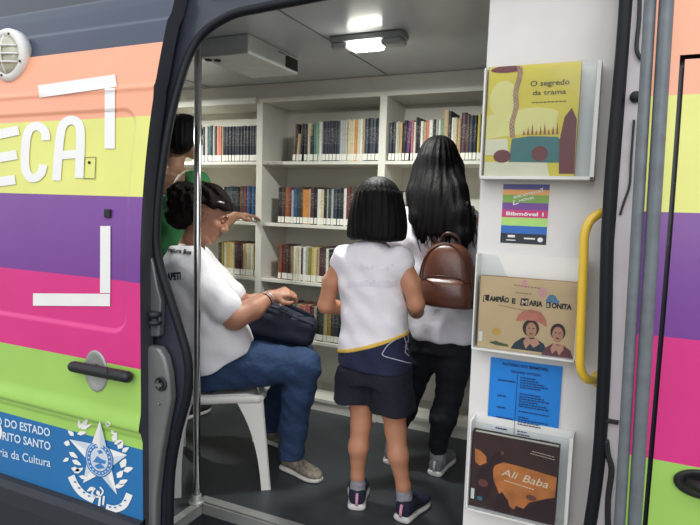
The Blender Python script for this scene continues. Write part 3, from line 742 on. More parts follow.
words(bb, f, 'ARIA', .53, .65, .095, TB, .7, width=.135, bold=.05); words(bb, f, 'B', .706, .65, .07, MC['title_cream'], .7, o=.001, bold=.02); words(bb, f, 'ONITA', .755, .645, .095, TB, .7, width=.2, bold=.05)
pr_ = mat('small_print_brown', (150, 118, 92), .6)
art(bb, f, 'small_print', [[(.36+.035*i, .90-.002*i), (.385+.035*i, .90-.002*i), (.385+.035*i, .912-.002*i), (.36+.035*i, .912-.002*i)] for i in range(8)]+[[(.38+.035*i, .80), (.405+.035*i, .80), (.405+.035*i, .812), (.38+.035*i, .812)] for i in range(5)]+[[(.22+.03*i, .605-.004*i), (.24+.03*i, .605-.004*i), (.24+.03*i, .615-.004*i), (.22+.03*i, .615-.004*i)] for i in range(15)], pr_, .0005)
art(bb, f, 'spine_sticker', [[(.01, .08), (.05, .08), (.05, .22), (.01, .22)]], PAPERW, .0012)
# blue timetable sheet
a, b, c_, d = at(491, 357.5, PY-.004), at(563, 366, PY-.004), at(557, 447, PY-.004), at(486.5, 433, PY-.004)
bs = thing('timetable_sheet', 'bright blue printed timetable sheet taped above the lowest pocket', 'notice', ((a[0]+b[0])/2, PY, c_[2]))
zt, zb_, xl, xr_ = (a[2]+b[2])/2, (c_[2]+d[2])/2, (a[0]+d[0])/2, (b[0]+c_[0])/2
mb = MB(); mb.grid(lambda s, q: (xl+(xr_-xl)*s, PY-.004-.003*math.sin(s*PI)*q, zb_-.03+(zt-zb_+.03)*q), 12, 12)
open_art(bs, 'sheet', mb, mat('blue_paper', (24, 128, 214), .6, var=.03))
fs_ = lambda s, q, o=0: (xl+(xr_-xl)*s, PY-.0085-o, zb_+(zt-zb_)*q)
NV = mat('navy_print', (14, 46, 104), .6)
words(bs, fs_, 'ROTEIRO DO BIBMÓVEL', .18, .925, .05, NV, .9, width=.64, bold=.02)
words(bs, fs_, 'GRANDE VITÓRIA', .30, .845, .042, NV, .9, width=.42, bold=.01)
gk = layer(bs, NV); R_ = random.Random(3)
def dash(x, y, L, h=.014):
    t = x
    while t < x+L:
        w = R_.uniform(.02, .05); gk.add([fs_(t, y), fs_(min(t+w, x+L), y), fs_(min(t+w, x+L), y+h), fs_(t, y+h)], [(0, 1, 2, 3)]); t += w+.009
for y, L in ((.79, .22), (.758, .26), (.728, .34), (.698, .38), (.668, .28), (.585, .3), (.553, .34), (.522, .42), (.49, .26), (.458, .38), (.428, .42), (.362, .42), (.288, .14), (.256, .42), (.226, .3), (.196, .32), (.105, .14), (.068, .18)): dash(.44, y, L)
for y, L in ((.72, .24), (.52, .13), (.37, .13), (.24, .24), (.095, .17)): dash(.13, y, L, .018)
gk.add([fs_(.395, .06), fs_(.402, .06), fs_(.402, .83), fs_(.395, .83)], [(0, 1, 2, 3)])
obj('tape', MB().box((xl+.012, PY-.0095, zb_+.0), (xl+.045, PY-.0085, zb_+.012)), INK, bs)
obj('tape', MB().box((xr_-.045, PY-.0095, zb_+.0), (xr_-.02, PY-.0085, zb_+.012)), INK, bs)
# lowest pocket
x0 = at(468, 460, PY-.06)[0]; x1 = at(571.5, 470, PY-.06)[0]; z1 = at(469, 420, PY-.06)[2]; z0 = at(467.9, 510, PY-.06)[2]
pocket('display_pocket', 'white display pocket holding the dark brown book, lowest on the panel', x0, x1, z0, z1, .010)
bx0 = at(472, 460, BY0)[0]; bx1 = at(559, 460, BY0)[0]; bz1 = at(473, 431, BY0)[2]; bz0 = z0+.009
ab, f = pbook('picture_book', 'dark brown and orange picture book in the lowest pocket', bx0, bx1, bz0, bz1, mat('cover_brown', (66, 38, 36), .35, var=.2, scale=18), mat('cover_dark', (40, 26, 26), .5))
ORG = mat('cover_orange', (206, 122, 60), .4, var=.25, scale=25); SIL = mat('cover_silhouette', (52, 24, 28), .4, var=.2, scale=30)
art(ab, f, 'cover_art', [[(.23, .56), (.3, .62), (.38, .67), (.6, .66), (.99, .62), (.98, .36), (.85, .3), (.7, .22), (.6, .06), (.5, .1), (.36, .22), (.28, .4)], [(.04, .60), (.03, .78), (.1, .76), (.17, .70), (.18, .62), (.1, .56)]], ORG, .0004)
art(ab, f, 'cover_art', [[(.2, .6), (.23, .70), (.27, .78), (.33, .80), (.34, .74), (.37, .70), (.3, .66), (.26, .55), (.28, .34), (.2, .1), (.08, .1), (.06, .44), (.12, .54)], [(.3, .0), (.32, .2), (.38, .28), (.46, .18), (.5, .0)], [(.52, .0), (.55, .14), (.66, .12), (.75, .2), (.86, .3), (.98, .3), (.99, .0)]], SIL, .0006)
art(ab, f, 'cover_art', [ell2(.72, .29, .06, .035), ell2(.36, .79, .02, .025), ell2(.15, .34, .06, .05)], mat('cover_umber', (116, 66, 54), .4), .0008)
CRM = mat('title_ivory', (240, 222, 188), .4)
words(ab, f, 'Ali', .36, .50, .13, CRM, .7, width=.2, shear=.3, bold=.005, rot=-.06); words(ab, f, 'Baba', .60, .475, .14, CRM, .7, width=.30, shear=.3, bold=.005, rot=-.06)
art(ab, f, 'small_print', [[(.40+.032*i, .43-.003*i), (.425+.032*i, .43-.003*i), (.425+.032*i, .442-.003*i), (.40+.032*i, .442-.003*i)] for i in range(11)]+[[(.7+.028*i, .885-.002*i), (.72+.028*i, .885-.002*i), (.72+.028*i, .893-.002*i), (.7+.028*i, .893-.002*i)] for i in range(9)]+[[(.68+.028*i, .855-.002*i), (.7+.028*i, .855-.002*i), (.7+.028*i, .862-.002*i), (.68+.028*i, .862-.002*i)] for i in range(10)], CRM, .0009)
art(ab, f, 'cover_art', [[(.09, .1), (.15, .1), (.15, .15), (.09, .15)]], mat('cover_bluegreen', (70, 118, 130), .4), .0009)
art(ab, f, 'spine_sticker', [[(.008, .1), (.05, .1), (.05, .24), (.008, .24)]], PAPERW, .0012)
close_art()
# ------------------------------------------------------------------ books
BC = {'n': ('navy', (23, 28, 46)), 'k': ('black', (26, 26, 30)), 'd': ('dark slate', (44, 56, 70)), 'b': ('blue', (38, 82, 130)), 't': ('teal', (84, 128, 126)),
      'g': ('dark green', (42, 62, 54)), 'v': ('olive', (136, 130, 70)), 'w': ('white', (226, 224, 214)), 'c': ('cream', (208, 196, 160)), 'a': ('pale grey', (172, 174, 166)),
      'o': ('orange', (206, 136, 70)), 'u': ('rust brown', (142, 84, 58)), 'r': ('dark red', (104, 42, 44)), 'x': ('brown', (76, 56, 48)), 's': ('salmon', (210, 134, 112)),
      'p': ('purple', (84, 52, 100)), 'm': ('maroon', (72, 38, 52)), 'y': ('yellow', (206, 186, 84)), 'e': ('beige', (186, 160, 120)), 'i': ('pink', (190, 110, 110)), 'l': ('sea green', (108, 150, 120))}
def book_mat(k):
    nm, c = BC[k]; key = 'cloth_'+nm.replace(' ', '_')
    if key in MC: return MC[key]
    m = mat(key, c, .5, var=.10, scale=30); nt = m.node_tree; N = nt.nodes; L = nt.links
    hs = [n for n in N if n.type == 'HUE_SAT'][0]; b = N['Principled BSDF']; tc = [n for n in N if n.type == 'TEX_COORD'][0]
    oi = N.new('ShaderNodeObjectInfo')                # each book has its own title band
    sp = N.new('ShaderNodeSeparateXYZ'); L.new(tc.outputs['Object'], sp.inputs[0])
    md = N.new('ShaderNodeMapping'); md.inputs['Scale'].default_value = (90, 0, 130); L.new(tc.outputs['Object'], md.inputs[0])
    ad = N.new('ShaderNodeVectorMath'); ad.operation = 'ADD'; L.new(md.outputs[0], ad.inputs[0]); L.new(oi.outputs['Random'], ad.inputs[1])
    nz = N.new('ShaderNodeTexNoise'); nz.inputs['Scale'].default_value = 1.6; L.new(ad.outputs[0], nz.inputs['Vector'])
    g1 = N.new('ShaderNodeMath'); g1.operation = 'GREATER_THAN'; g1.inputs[1].default_value = .56; L.new(nz.outputs['Fac'], g1.inputs[0])
    g2 = N.new('ShaderNodeMath'); g2.operation = 'COMPARE'; g2.inputs[1].default_value = .145; g2.inputs[2].default_value = .045; L.new(sp.outputs['Z'], g2.inputs[0])
    ml = N.new('ShaderNodeMath'); ml.operation = 'MULTIPLY'; L.new(g1.outputs[0], ml.inputs[0]); L.new(g2.outputs[0], ml.inputs[1])
    m2 = N.new('ShaderNodeMath'); m2.operation = 'MULTIPLY'; m2.inputs[1].default_value = .32; L.new(ml.outputs[0], m2.inputs[0])
    mx = N.new('ShaderNodeMix'); mx.data_type = 'RGBA'; L.new(m2.outputs[0], mx.inputs[0]); L.new(hs.outputs[0], mx.inputs[6])
    mx.inputs[7].default_value = lin((200, 196, 180) if sum(c) < 380 else (70, 60, 56)); L.new(mx.outputs[2], b.inputs['Base Color'])
    return m
LABELM = mat('call_label', (236, 234, 224), .7, var=.04)
ORD = ['first', 'second', 'third', 'fourth', 'fifth', 'sixth', 'seventh', 'eighth', 'ninth', 'tenth', 'eleventh', 'twelfth', 'thirteenth', 'fourteenth', 'fifteenth', 'sixteenth', 'seventeenth', 'eighteenth', 'nineteenth', 'twentieth']
ORD += ['twenty-'+o for o in ORD[:9]]+['thirtieth']
NUM = ['thirty-'+o for o in ORD[:9]]; ORD += NUM
def make_book(k, w, h, d, lab):
    mb = MB(); t = .0022; e = min(.004, w*.2)
    mb.box((0, .003, 0), (t, d, h)); mb.box((w-t, .003, 0), (w, d, h))
    n = 5; pr = [(w*i/n, .003-.0035*math.sin(PI*i/n)) for i in range(n+1)]
    P = pr+[(w-.0005, .007), (.0005, .007)]; q = len(P)
    mb.add([(x, y, z) for z in (0, h) for x, y in P], [tuple(range(q-1, -1, -1)), tuple(range(q, 2*q))]+[(i, (i+1) % q, (i+1) % q+q, i+q) for i in range(q)])
    o = obj('book', mb, book_mat(k))
    obj('pages', MB().box((t, .006, .003), (w-t, d-.004, h-.003)), PAGES, o, local=True)
    if lab:
        lz = .006; lh = .036
        P = [(w*.06, -.0008), (w*.35, -.0016), (w*.65, -.0016), (w*.94, -.0008), (w*.94, .0005), (w*.06, .0005)]
        m2 = MB(); q = len(P); m2.add([(x, y, z) for z in (lz, lz+lh) for x, y in P], [tuple(range(q-1, -1, -1)), tuple(range(q, 2*q))]+[(i, (i+1) % q, (i+1) % q+q, i+q) for i in range(q)])
        obj('spine_label', m2, LABELM, o, local=True)
    return o
def row(spec, x0, x1, z, bay, shelf, group, fixed=None):
    # spec: tokens colour + width(mm) + '.' + height(mm) [+ lean degrees after ~]
    T = []
    for tk in spec.split():
        ln = 0
        if '~' in tk: tk, l = tk.split('~'); ln = float(l)
        lab = not tk.endswith('-'); tk = tk.rstrip('-')
        wv, hv = tk[1:].split('.'); T.append((tk[0], float(wv)/1000, float(hv)/1000, ln, lab))
    tot = sum(t[1] for t in T); hs = [t[2]*math.sin(math.radians(t[3])) for t in T]
    ex = sum(max(0, a-b) for a, b in zip(hs, hs[1:]+[0])) if any(hs) else 0
    k = (x1-x0-ex)/tot
    x = x0
    for i, (c, wv, h, ln, lab) in enumerate(T):
        wb = wv*k-.0006
        o = make_book(c, wb, h, .15+.03*R1.random(), lab)
        sn_ = math.sin(math.radians(ln))
        o.location = (x, YS+.018+.010*R1.random(), z+.0005+wb*sn_)
        if ln: o.rotation_euler.y = math.radians(ln)
        nl = math.sin(math.radians(T[i+1][3])) if i+1 < len(T) else 0
        x += max(0, h*sn_-T[i+1][2]*nl if i+1 < len(T) else 0)
        tall = 'tall ' if h > .235 else ('short ' if h < .19 else '')
        thick = 'thick ' if wb > .027 else ('thin ' if wb < .0135 else '')
        tag(o, '%s%s%s book, %s from left on the %s of the %s' % (tall, thick, BC[c][0], ORD[i], shelf, bay), 'book', group)
        x += wv*k
R1 = random.Random(11)
Z1, Z2, Z3, Z4 = LV[0], LV[1], LV[2], LV[3]
px = lambda u, v: at(u, v, YS+.03)[0]
# middle bay, top shelf
row('x18.225~4 e15.165~4 k17.225~4 k17.222 c17.225 k18.150 t15.230 l11.228 w18.230 a9.225 n19.232 n18.232 n17.234 n19.234 d18.234 a13.236 a12.232 a14.236 c13.240 c13.232 c14.238 o11.236 c15.236 w14.238 e12.240 d17.240 n20.242 d18.238 n20.240', px(293, 150), -1.250, Z1, 'middle bay', 'top shelf', 'books on the top shelf of the middle bay')
# middle bay, second shelf
row('k15.220 x14.220 u22.222 r10.222 a9.205 b15.215 g13.222 x12.228 o26.210 e9.214 m15.224 k13.226 w17.214 c12.212 k11.216 a9.216 d12.216 a10.214 d15.216 n13.216 k14.222 w11.220 r13.230 x15.228 x14.225 k15.214 c14.220 n17.216 g15.222 e14.216', px(279, 200), -1.262, Z2, 'middle bay', 'second shelf', 'books on the second shelf of the middle bay')
# middle bay, third shelf
row('u15.215 r16.215 x14.214 m15.208 v12.210 w13.212 c12.204 w14.206 x10.204 w13.212 a12.206 v14.210 y11.212 c13.210 e13.206 m15.214 x18.216 w11.210 k17.206 d15.206 c13.210 k14.206 w14.208', px(279, 262), px(345, 262), Z3, 'middle bay', 'third shelf', 'books on the third shelf of the middle bay')
row('k13.212 x14.210 d13.212 x12.205 l13.208 e13.212 i13.206 s12.210 i17.214 r15.206 a11.212 k14.210 g15.204 e13.212 v15.208 x13.210 d16.212 k14.206', px(281, 320), px(342, 325), Z4, 'middle bay', 'fourth shelf', 'books on the fourth shelf of the middle bay')
# left bay
row('d14.226 w8.222 a15.228 t11.226 d15.232 a15.228 k11.230 s19.228 s12.226 c9.222 n17.222 n18.222 n17.222 n18.224 n17.222 n18.222 n17.222 n18.224 n17.222 n18.224 n17.222 n17.224', px(203, 150), -2.066, Z1, 'left bay', 'top shelf', 'books on the top shelf of the left bay')
row('v12.205 w9.212 k16.218 g17.214 d18.222 n17.218 k16.214 x18.224 r15.220 b17.226 n12.224 b15.222 x12.216', px(220, 200), -2.066, Z2, 'left bay', 'second shelf', 'books on the second shelf of the left bay')
row('x16.205 v14.212 c12.205 e15.212 y13.208 c12.205 x14.212 m17.210 x12.214 e16.205 c14.210 a12.205 c15.206 v13.202', px(219, 258), -2.066, Z3, 'left bay', 'third shelf', 'books on the third shelf of the left bay')
row('r24.212 k17.205 x18.200 d15.208 i14.206', px(236, 310), px(254, 310), Z4, 'left bay', 'fourth shelf', 'books on the fourth shelf of the left bay')
# right bay
row('d16.212 n19.216 c12.214 a11.218 e14.212 k15.222~3 p21.216~3 i12.222 w11.212 k13.236 k13.230 w14.214 e15.212 s14.218 w19.218 k15.222 a11.218 w12.220 l15.222 e24.268 k16.262 w14.228 c16.226 e17.222 m26.252 x18.240 d17.236 n18.236 y14.242 g12.232 y10.238 k15.232 n16.232 c13.225 r14.232', -1.192, px(497, 140), Z1, 'right bay', 'top shelf', 'books on the top shelf of the right bay')
row('u15.212 e16.208 x14.214 d16.205 k15.208 a13.206 x16.210', -1.185, -1.185+.125, Z2, 'right bay', 'second shelf', 'books on the second shelf of the right bay')
# ------------------------------------------------------------------ people
def skin_mat(name, c): 
    m = mat(name, c, .5, var=.06, scale=20, bump=.03, bscale=150)
    b = m.node_tree.nodes['Principled BSDF']; b.inputs['Subsurface Weight'].default_value = .08; b.inputs['Subsurface Radius'].default_value = (.01, .004, .002); return m
def cloth(name, c, rough=.85, bump=.25, bscale=45, var=.04): bump, bscale = bump*2.2, bscale*.6; return mat(name, c, rough, var=var, scale=8, bump=bump, bscale=bscale)
HAIRM = mat('black_hair', (17, 15, 17), .6, var=.25, scale=40, stretch=(1, 1, .08), bump=.35, bscale=120, spec=.15)
HAIRD = mat('dark_brown_hair', (28, 21, 20), .78, var=.3, scale=40, bump=.6, bscale=70, spec=.1)
LIP = mat('lips', (150, 78, 70), .45); EYEW = mat('eye_white', (225, 220, 212), .25); IRIS = mat('iris', (40, 26, 20), .2)
def basis(fwd, up):
    f = nrm(fwd); r = nrm(np.cross(f, up)); u = np.cross(r, f); return np.array([r, f, u])     # rows right, forward, up
def head(fl, c, A, s=1.0, ears=True):
    T = lambda x, y, z: np.array(c)+s*(x*A[0]+y*A[1]+z*A[2])
    fl.ell(T(0, -.012, .030), np.array((.073, .092, .080))*s, A, .01)
    fl.ell(T(0, .024, -.030), np.array((.058, .064, .078))*s, A, .03*s)
    for sx in (-1, 1):
        fl.seg(T(sx*.050, .0, -.055), T(sx*.012, .062, -.092), .020*s, .019*s, .03*s)
        fl.ell(T(sx*.034, .062, -.022), np.array((.026, .020, .022))*s, A, .02*s)
        fl.seg(T(sx*.010, .084, .022), T(sx*.042, .072, .024), .009*s, .008*s, .012*s)
        fl.ell(T(sx*.031, .094, .006), np.array((.017, .014, .010))*s, A, .012*s, 'sub')
        if ears:
            fl.ell(T(sx*.085, -.010, -.006), np.array((.013, .021, .034))*s, basis(A[1]+A[0]*sx*.25, A[2]), .006*s)
            fl.ell(T(sx*.099, -.006, -.001), np.array((.013, .011, .022))*s, A, .003*s, 'sub')
    fl.seg(T(0, .084, .014), T(0, .106, -.026), .008*s, .0115*s, .012*s)
    for sx in (-1, 1): fl.ell(T(sx*.012, .094, -.030), np.array((.009, .010, .008))*s, A, .006*s)
    fl.seg(T(-.018, .083, -.052), T(.018, .083, -.052), .0065*s, .0065*s, .010*s)
    fl.seg(T(-.014, .082, -.063), T(.014, .082, -.063), .0075*s, .0075*s, .008*s)
    fl.seg(T(-.020, .094, -.0575), T(.020, .094, -.0575), .003*s, .003*s, .003*s, 'sub')
    return T
def face_bits(par, T, A, s=1.0, lid=None):
    from mathutils.bvhtree import BVHTree
    bo = [c for c in par.children if c.name.startswith('body')][0]; ofs = Vector(wloc(bo))
    bv = BVHTree.FromPolygons([v.co+ofs for v in bo.data.vertices], [tuple(p.vertices) for p in bo.data.polygons])
    def on_face(x, z, up=.001):
        h = bv.ray_cast(Vector(T(x, .2, z)), Vector(-A[1]))
        return np.array(h[0])+A[1]*up if h[0] is not None else T(x, .09, z)
    for sx in (-1, 1):
        e = obj('eye', MB().lathe(T(sx*.031, .074, .006), [(.0005, -.0115*s), (.0075*s, -.009*s), (.0115*s, 0), (.0085*s, .0078*s), (.0005, .0115*s)], A[1], 20), lid or EYEW, par, smooth=True)
        if lid: obj('eyelash', MB().tube([on_face(sx*.019, -.001, .0005), on_face(sx*.027, -.005, .0005), on_face(sx*.035, -.005, .0005), on_face(sx*.043, -.001, .0005)], [.0008*s, .0017*s, .0017*s, .0008*s], 6), HAIRD, e, smooth=True)
        else: obj('iris', MB().lathe(T(sx*.031, .0845, .005), [(.0055*s, -.002*s), (.005*s, .0008*s), (.0005, .0014*s)], A[1], 16), IRIS, e, smooth=True)
        obj('eyebrow', MB().tube([on_face(sx*q, z) for q, z in ((.012, .024), (.020, .029), (.029, .031), (.038, .029), (.046, .023))], [.0018*s, .0028*s, .003*s, .0024*s, .0012*s], 6), HAIRD, par, smooth=True)
    obj('lips', MB().tube([T(-.021, .0845, -.057), T(-.008, .0925, -.0535), T(.008, .0925, -.0535), T(.021, .0845, -.057)], [.001*s, .004*s, .004*s, .001*s], 8).tube([T(-.018, .085, -.058), T(0, .0925, -.064), T(.018, .085, -.058)], [.001*s, .0045*s, .001*s], 8), LIP, par, smooth=True)
def hand(fl, w, d, n, side, L=.17, curl=(25, 35, 25), k=.007, thumb_in=.5):
    d = nrm(d); n = nrm(np.array(n)-d*np.dot(n, d)); s = np.cross(d, n)*side           # s points towards the thumb
    w = np.array(w, float); q = L/.18
    offs = (.027, .009, -.009, -.026)
    fl.seg(w, w+d*.03*q, .021*q, .022*q, .012)
    for i, o in enumerate(offs):
        kn = w+d*(.088 if i in (1, 2) else .082)*q+s*o*q
        fl.seg(w+d*.018*q+s*o*.55*q, kn, .0125*q, .0112*q, .012)
        lens = [(.042, .026, .022), (.046, .029, .023), (.043, .027, .022), (.033, .021, .019)][i]
        a = 0; p = kn; r0 = .0092*q
        for j, ll in enumerate(lens):
            a += math.radians(curl[j]*(1+.12*(i-1)))
            dd = d*math.cos(a)+n*math.sin(a)+s*(.10*(1.5-i)*.5)
            p2 = p+nrm(dd)*ll*q; r1 = r0*.92; fl.seg(p, p2, r0, r1, .0035); p = p2; r0 = r1
    t0 = w+d*.022*q+s*.020*q; t1 = t0+(d*.55+s*.60+n*.35)*.045*q/1.0; t2 = t1+(d*.85+s*.15*(1-thumb_in)+n*.5*thumb_in)*.033*q; t3 = t2+(d*.9-s*.25*thumb_in+n*.35*thumb_in)*.024*q
    fl.chain([t0, t1, t2, t3], [.0145*q, .0115*q, .0105*q, .009*q], .008)
def strands(axis_c, amp, n, seed, zs=3.0):
    r = np.random.default_rng(seed); ph = r.uniform(0, 6.28, 6)
    def fn(X, Y, Z):
        a = np.arctan2(Y-axis_c[1], X-axis_c[0])
        return amp*(np.sin(n*a+ph[0]+zs*Z*2+.6*np.sin(9*Z+ph[1]))+.5*np.sin((2*n-5)*a+ph[2]-zs*Z*3))
    return fn
def folds(amp, fx, fz, seed):
    r = np.random.default_rng(seed); ph = r.uniform(0, 6.28, 8)
    def fn(X, Y, Z):
        return amp*(np.sin(fx*X+.35*fz*Z+1.3*np.sin(7*Z+ph[0])+ph[1])*np.sin(fz*Z+ph[2]+9*Y)+.6*np.sin(.6*fx*Y+1.4*fz*Z+ph[3]+1.1*np.sin(11*X+ph[4])))
    return fn
def shoe(par, heel, d, L, wd, upper, sole, accent=None, ankle=None, h=.0045, tall=.075):
    d = nrm((d[0], d[1], 0)); s = np.array((d[1], -d[0], 0)); A = np.array([s, np.array((0, 0, 1.)), d]); hz = heel[2]
    heel = np.array((heel[0], heel[1], hz)); 
    lo = heel-np.array((.12, .12, .02))+np.minimum(d*L, 0); hi = heel+np.array((.12, .12, .16))+np.maximum(d*L, 0)
    o = obj_empty = None
    u = Field(lo, hi, h); st = lambda t, w, top: (t*L, 0, (top+.02)/2, wd*w, (top-.02)/2+.004)
    u.loft([st(.0, .50, tall*.80), st(.05, .74, tall), st(.25, .80, tall), st(.42, .82, tall*.9), st(.62, .96, tall*.72), st(.8, .98, tall*.62), st(.93, .72, tall*.54), st(1., .38, tall*.44)], heel, A, .0, 2.4, cap=.012)
    if ankle is not None: u.ell(ankle, (.036, .036, .030), None, .008, 'sub')
    ob = sobj('shoe', u, upper, par)
    f = Field(lo, hi, h)
    f.loft([(0, 0, .012, wd*.62, .013), (.06*L, 0, .013, wd*.84, .014), (.3*L, 0, .013, wd*.86, .014), (.45*L, 0, .012, wd*.88, .013), (.68*L, 0, .012, wd*1.06, .013), (.85*L, 0, .012, wd*.98, .013), (1.015*L, 0, .014, wd*.5, .012)], heel-d*.004, A, .0, 3.0, cap=.006)
    obj('sole', f.mesh(), sole, ob, smooth=True)
    if accent:
        P = [heel-d*.0035+np.array((0, 0, z))+d*x for z, x in ((.026, -.004), (.045, -.0035), (.062, .000), (.074, .006))]
        obj('heel_stripe', MB().tube(P, .0065, 8, flat=.5), accent, ob, smooth=True)
    return ob
def project_text(name, parent, target, items, m, off=.003):
    from mathutils.bvhtree import BVHTree
    me = target.data; o = wloc(target)
    bv = BVHTree.FromPolygons([Vector(v.co)+Vector(o) for v in me.vertices], [tuple(p.vertices) for p in me.polygons])
    mb = MB()
    for shape in items:
        vs, fs = shape; out = []
        for u, v in vs:
            d = Vector(ray(u, v)).normalized(); hit = bv.ray_cast(Vector(CC), d)
            out.append(tuple(hit[0]+hit[1]*0-d*off) if hit[0] is not None else None)
        keep = [f for f in fs if all(out[i] is not None for i in f)]
        mp = {}; nv = []
        for f in keep:
            for i in f:
                if i not in mp: mp[i] = len(nv); nv.append(out[i])
        mb.add(nv, [[mp[i] for i in f] for f in keep])
    if mb.v: return obj(name, mb, m, parent)
Zc = lambda *p: np.array(p, float)

# ---- the girl in the middle
SK1 = skin_mat('skin_girl', (194, 136, 106))
g = thing('person', 'girl seen from behind in white sleeveless shirt and navy shorts, short black bob', 'person', (-.84, 2.17, 0))
hA = basis((-.05, 1, -.10), (0, 0, 1)); hc = Zc(-.872, 2.16, 1.262)
b = Field((-1.22, 1.98, .02), (-.54, 2.50, 1.40), .0048)
T = head(b, hc, hA, .92)
b.seg((-.874, 2.142, 1.20), (-.882, 2.135, 1.07), .042, .047, .02)
b.loft([(.60, -.855, 2.135, .118, .082), (.68, -.86, 2.135, .112, .078), (.78, -.868, 2.14, .104, .072), (.90, -.878, 2.14, .112, .076), (1.0, -.884, 2.138, .118, .072), (1.06, -.885, 2.135, .095, .055), (1.09, -.885, 2.135, .05, .045)], k=.03)
b.seg((-1.0, 2.132, 1.052), (-.77, 2.135, 1.062), .042, .042, .04)
b.chain([(-1.005, 2.13, 1.045), (-1.06, 2.125, .945), (-1.085, 2.125, .845)], [.043, .036, .033], .02)
b.chain([(-1.085, 2.125, .845), (-1.035, 2.24, .815), (-.975, 2.33, .83)], [.033, .030, .021], .012)
hand(b, (-.975, 2.33, .83), (.55, .75, .25), (.5, -.2, -.8), -1, .145, (30, 40, 30))
b.chain([(-.765, 2.135, 1.052), (-.71, 2.125, .965), (-.688, 2.125, .89)], [.043, .036, .033], .02)
b.chain([(-.688, 2.125, .89), (-.725, 2.245, .84), (-.785, 2.335, .845)], [.033, .030, .021], .012)
hand(b, (-.785, 2.335, .845), (-.55, .75, .25), (-.5, -.2, -.8), 1, .145, (30, 40, 30))
b.chain([(-.915, 2.135, .62), (-.91, 2.13, .50), (-.905, 2.125, .365), (-.908, 2.112, .27), (-.913, 2.125, .14), (-.915, 2.135, .075)], [.078, .060, .041, .0405, .027, .026], .02)
b.chain([(-.80, 2.135, .62), (-.775, 2.135, .50), (-.755, 2.13, .365), (-.735, 2.115, .27), (-.712, 2.13, .14), (-.708, 2.14, .075)], [.078, .060, .041, .0405, .027, .026], .02)
b.seg((-.915, 2.13, .045), (-.965, 2.23, .032), .026, .018, .01); b.seg((-.708, 2.135, .045), (-.692, 2.24, .032), .026, .018, .01)
sobj('body', b, SK1, g); face_bits(g, T, hA, .92)
# bob
hf = Field((-1.04, 1.98, 1.10), (-.70, 2.32, 1.40), .0048)
hf.ell(hc+Zc(0, -.012, .030), (.090, .106, .092), hA, .0)
hf.loft([(1.130, -.868, 2.135, .110, .086), (1.150, -.868, 2.135, .120, .096), (1.20, -.870, 2.140, .119, .102), (1.26, -.872, 2.145, .108, .104), (1.31, -.872, 2.148, .085, .090)], k=.03, p=2.2, cap=.012)
def facecut(X, Y, Z):
    l = [(X-hc[0])*hA[i][0]+(Y-hc[1])*hA[i][1]+(Z-hc[2])*hA[i][2] for i in range(3)]
    return np.minimum(np.minimum(l[1]-.035, .072-np.abs(l[0])+.0*l[2]), .055-l[2])
hf.cut(facecut, .015)
hf.disp(strands((-.870, 2.14), .0016, 26, 1, 2.0)); hf.disp(lambda X, Y, Z: .003*np.sin(40*X)*np.clip((1.17-Z)/.05, 0, 1))
sobj('hair', hf, HAIRM, g)
# shirt with slanted yellow piping above a navy hem
SHW = cloth('white_jersey', (236, 232, 238), bump=.2, bscale=30); NAVYC = cloth('navy_jersey', (28, 33, 62), bump=.2); PIP = cloth('yellow_piping', (224, 184, 84), bump=.1)
zp = lambda X: .660+(X+1.03)*.305+.22*np.clip(X+.90, 0, 1)**2*2.2
def shirt_field(inf=0.0):
    f = Field((-1.12, 1.98, .56), (-.62, 2.32, 1.14), .0042)
    f.loft([(.575, -.856, 2.130, .150+inf, .106+inf), (.66, -.860, 2.130, .150+inf, .104+inf), (.76, -.865, 2.135, .142+inf, .096+inf), (.87, -.874, 2.137, .139+inf, .095+inf), (.97, -.882, 2.137, .142+inf, .093+inf), (1.035, -.885, 2.135, .140+inf, .084+inf), (1.075, -.885, 2.134, .118+inf, .072+inf), (1.105, -.885, 2.136, .076+inf, .062+inf), (1.128, -.885, 2.138, .060+inf, .056+inf)], k=.0, p=2.3, cap=.02)
    for sx, x in ((-1, -1.0), (1, -.77)): f.seg((x+sx*.004, 2.132, 1.050+(.008 if sx > 0 else 0)), (x+sx*.012, 2.130, 1.035+(.008 if sx > 0 else 0)), .056+inf, .053+inf, .03)
    f.disp(folds(.0034, 62, 41, 4))
    return f
f = shirt_field(); f.cut(lambda X, Y, Z: zp(X)-Z+0*Y, .0); shirt = sobj('shirt', f, SHW, g)
f = shirt_field(.001); f.cut(lambda X, Y, Z: Z-zp(X)+0*Y); f.cut(lambda X, Y, Z: (.625-.06*(X+1.03))-Z+0*Y, .004); hem = sobj('shirt_hem', f, NAVYC, g)
f = shirt_field(.0035); f.cut(lambda X, Y, Z: np.abs(Z-zp(X))-.0085+0*Y, .003); sobj('shirt_piping', f, PIP, g)
# white outline mark on the hem and faded print on the back
it = [stroke(smooth_path([(382, 354), (388, 345), (400, 337), (407, 333), (409, 343), (412, 358), (411, 363), (398, 360), (385, 356.5), (382, 354)], 4), .9, 1), stroke([(404, 336), (407, 346), (405, 352), (409, 356)], .9, 1), stroke([(408, 340), (405, 347), (410, 351)], .8, 1)]
project_text('hem_mark', hem, hem, it, mat('pale_print', (176, 180, 200), .7), .003)
it = []; RR = random.Random(5)
for k in range(12): it.append(stroke([(347+k*4.3, 284+RR.uniform(-1, 1)), (347+k*4.3+3.6+RR.random(), 284+RR.uniform(-1, 1))], RR.uniform(4, 7), 1))
for k in range(7): it.append(stroke([(361+k*5, 268+RR.uniform(-3, 3)), (361+k*5+3, 268+RR.uniform(-3, 3))], RR.uniform(2, 5), 1))
FP = mat('faded_print', (226, 219, 229), .85)
project_text('faded_print', shirt, shirt, it[:12], FP, .0025); project_text('faded_print', shirt, shirt, it[12:], FP, .0025)
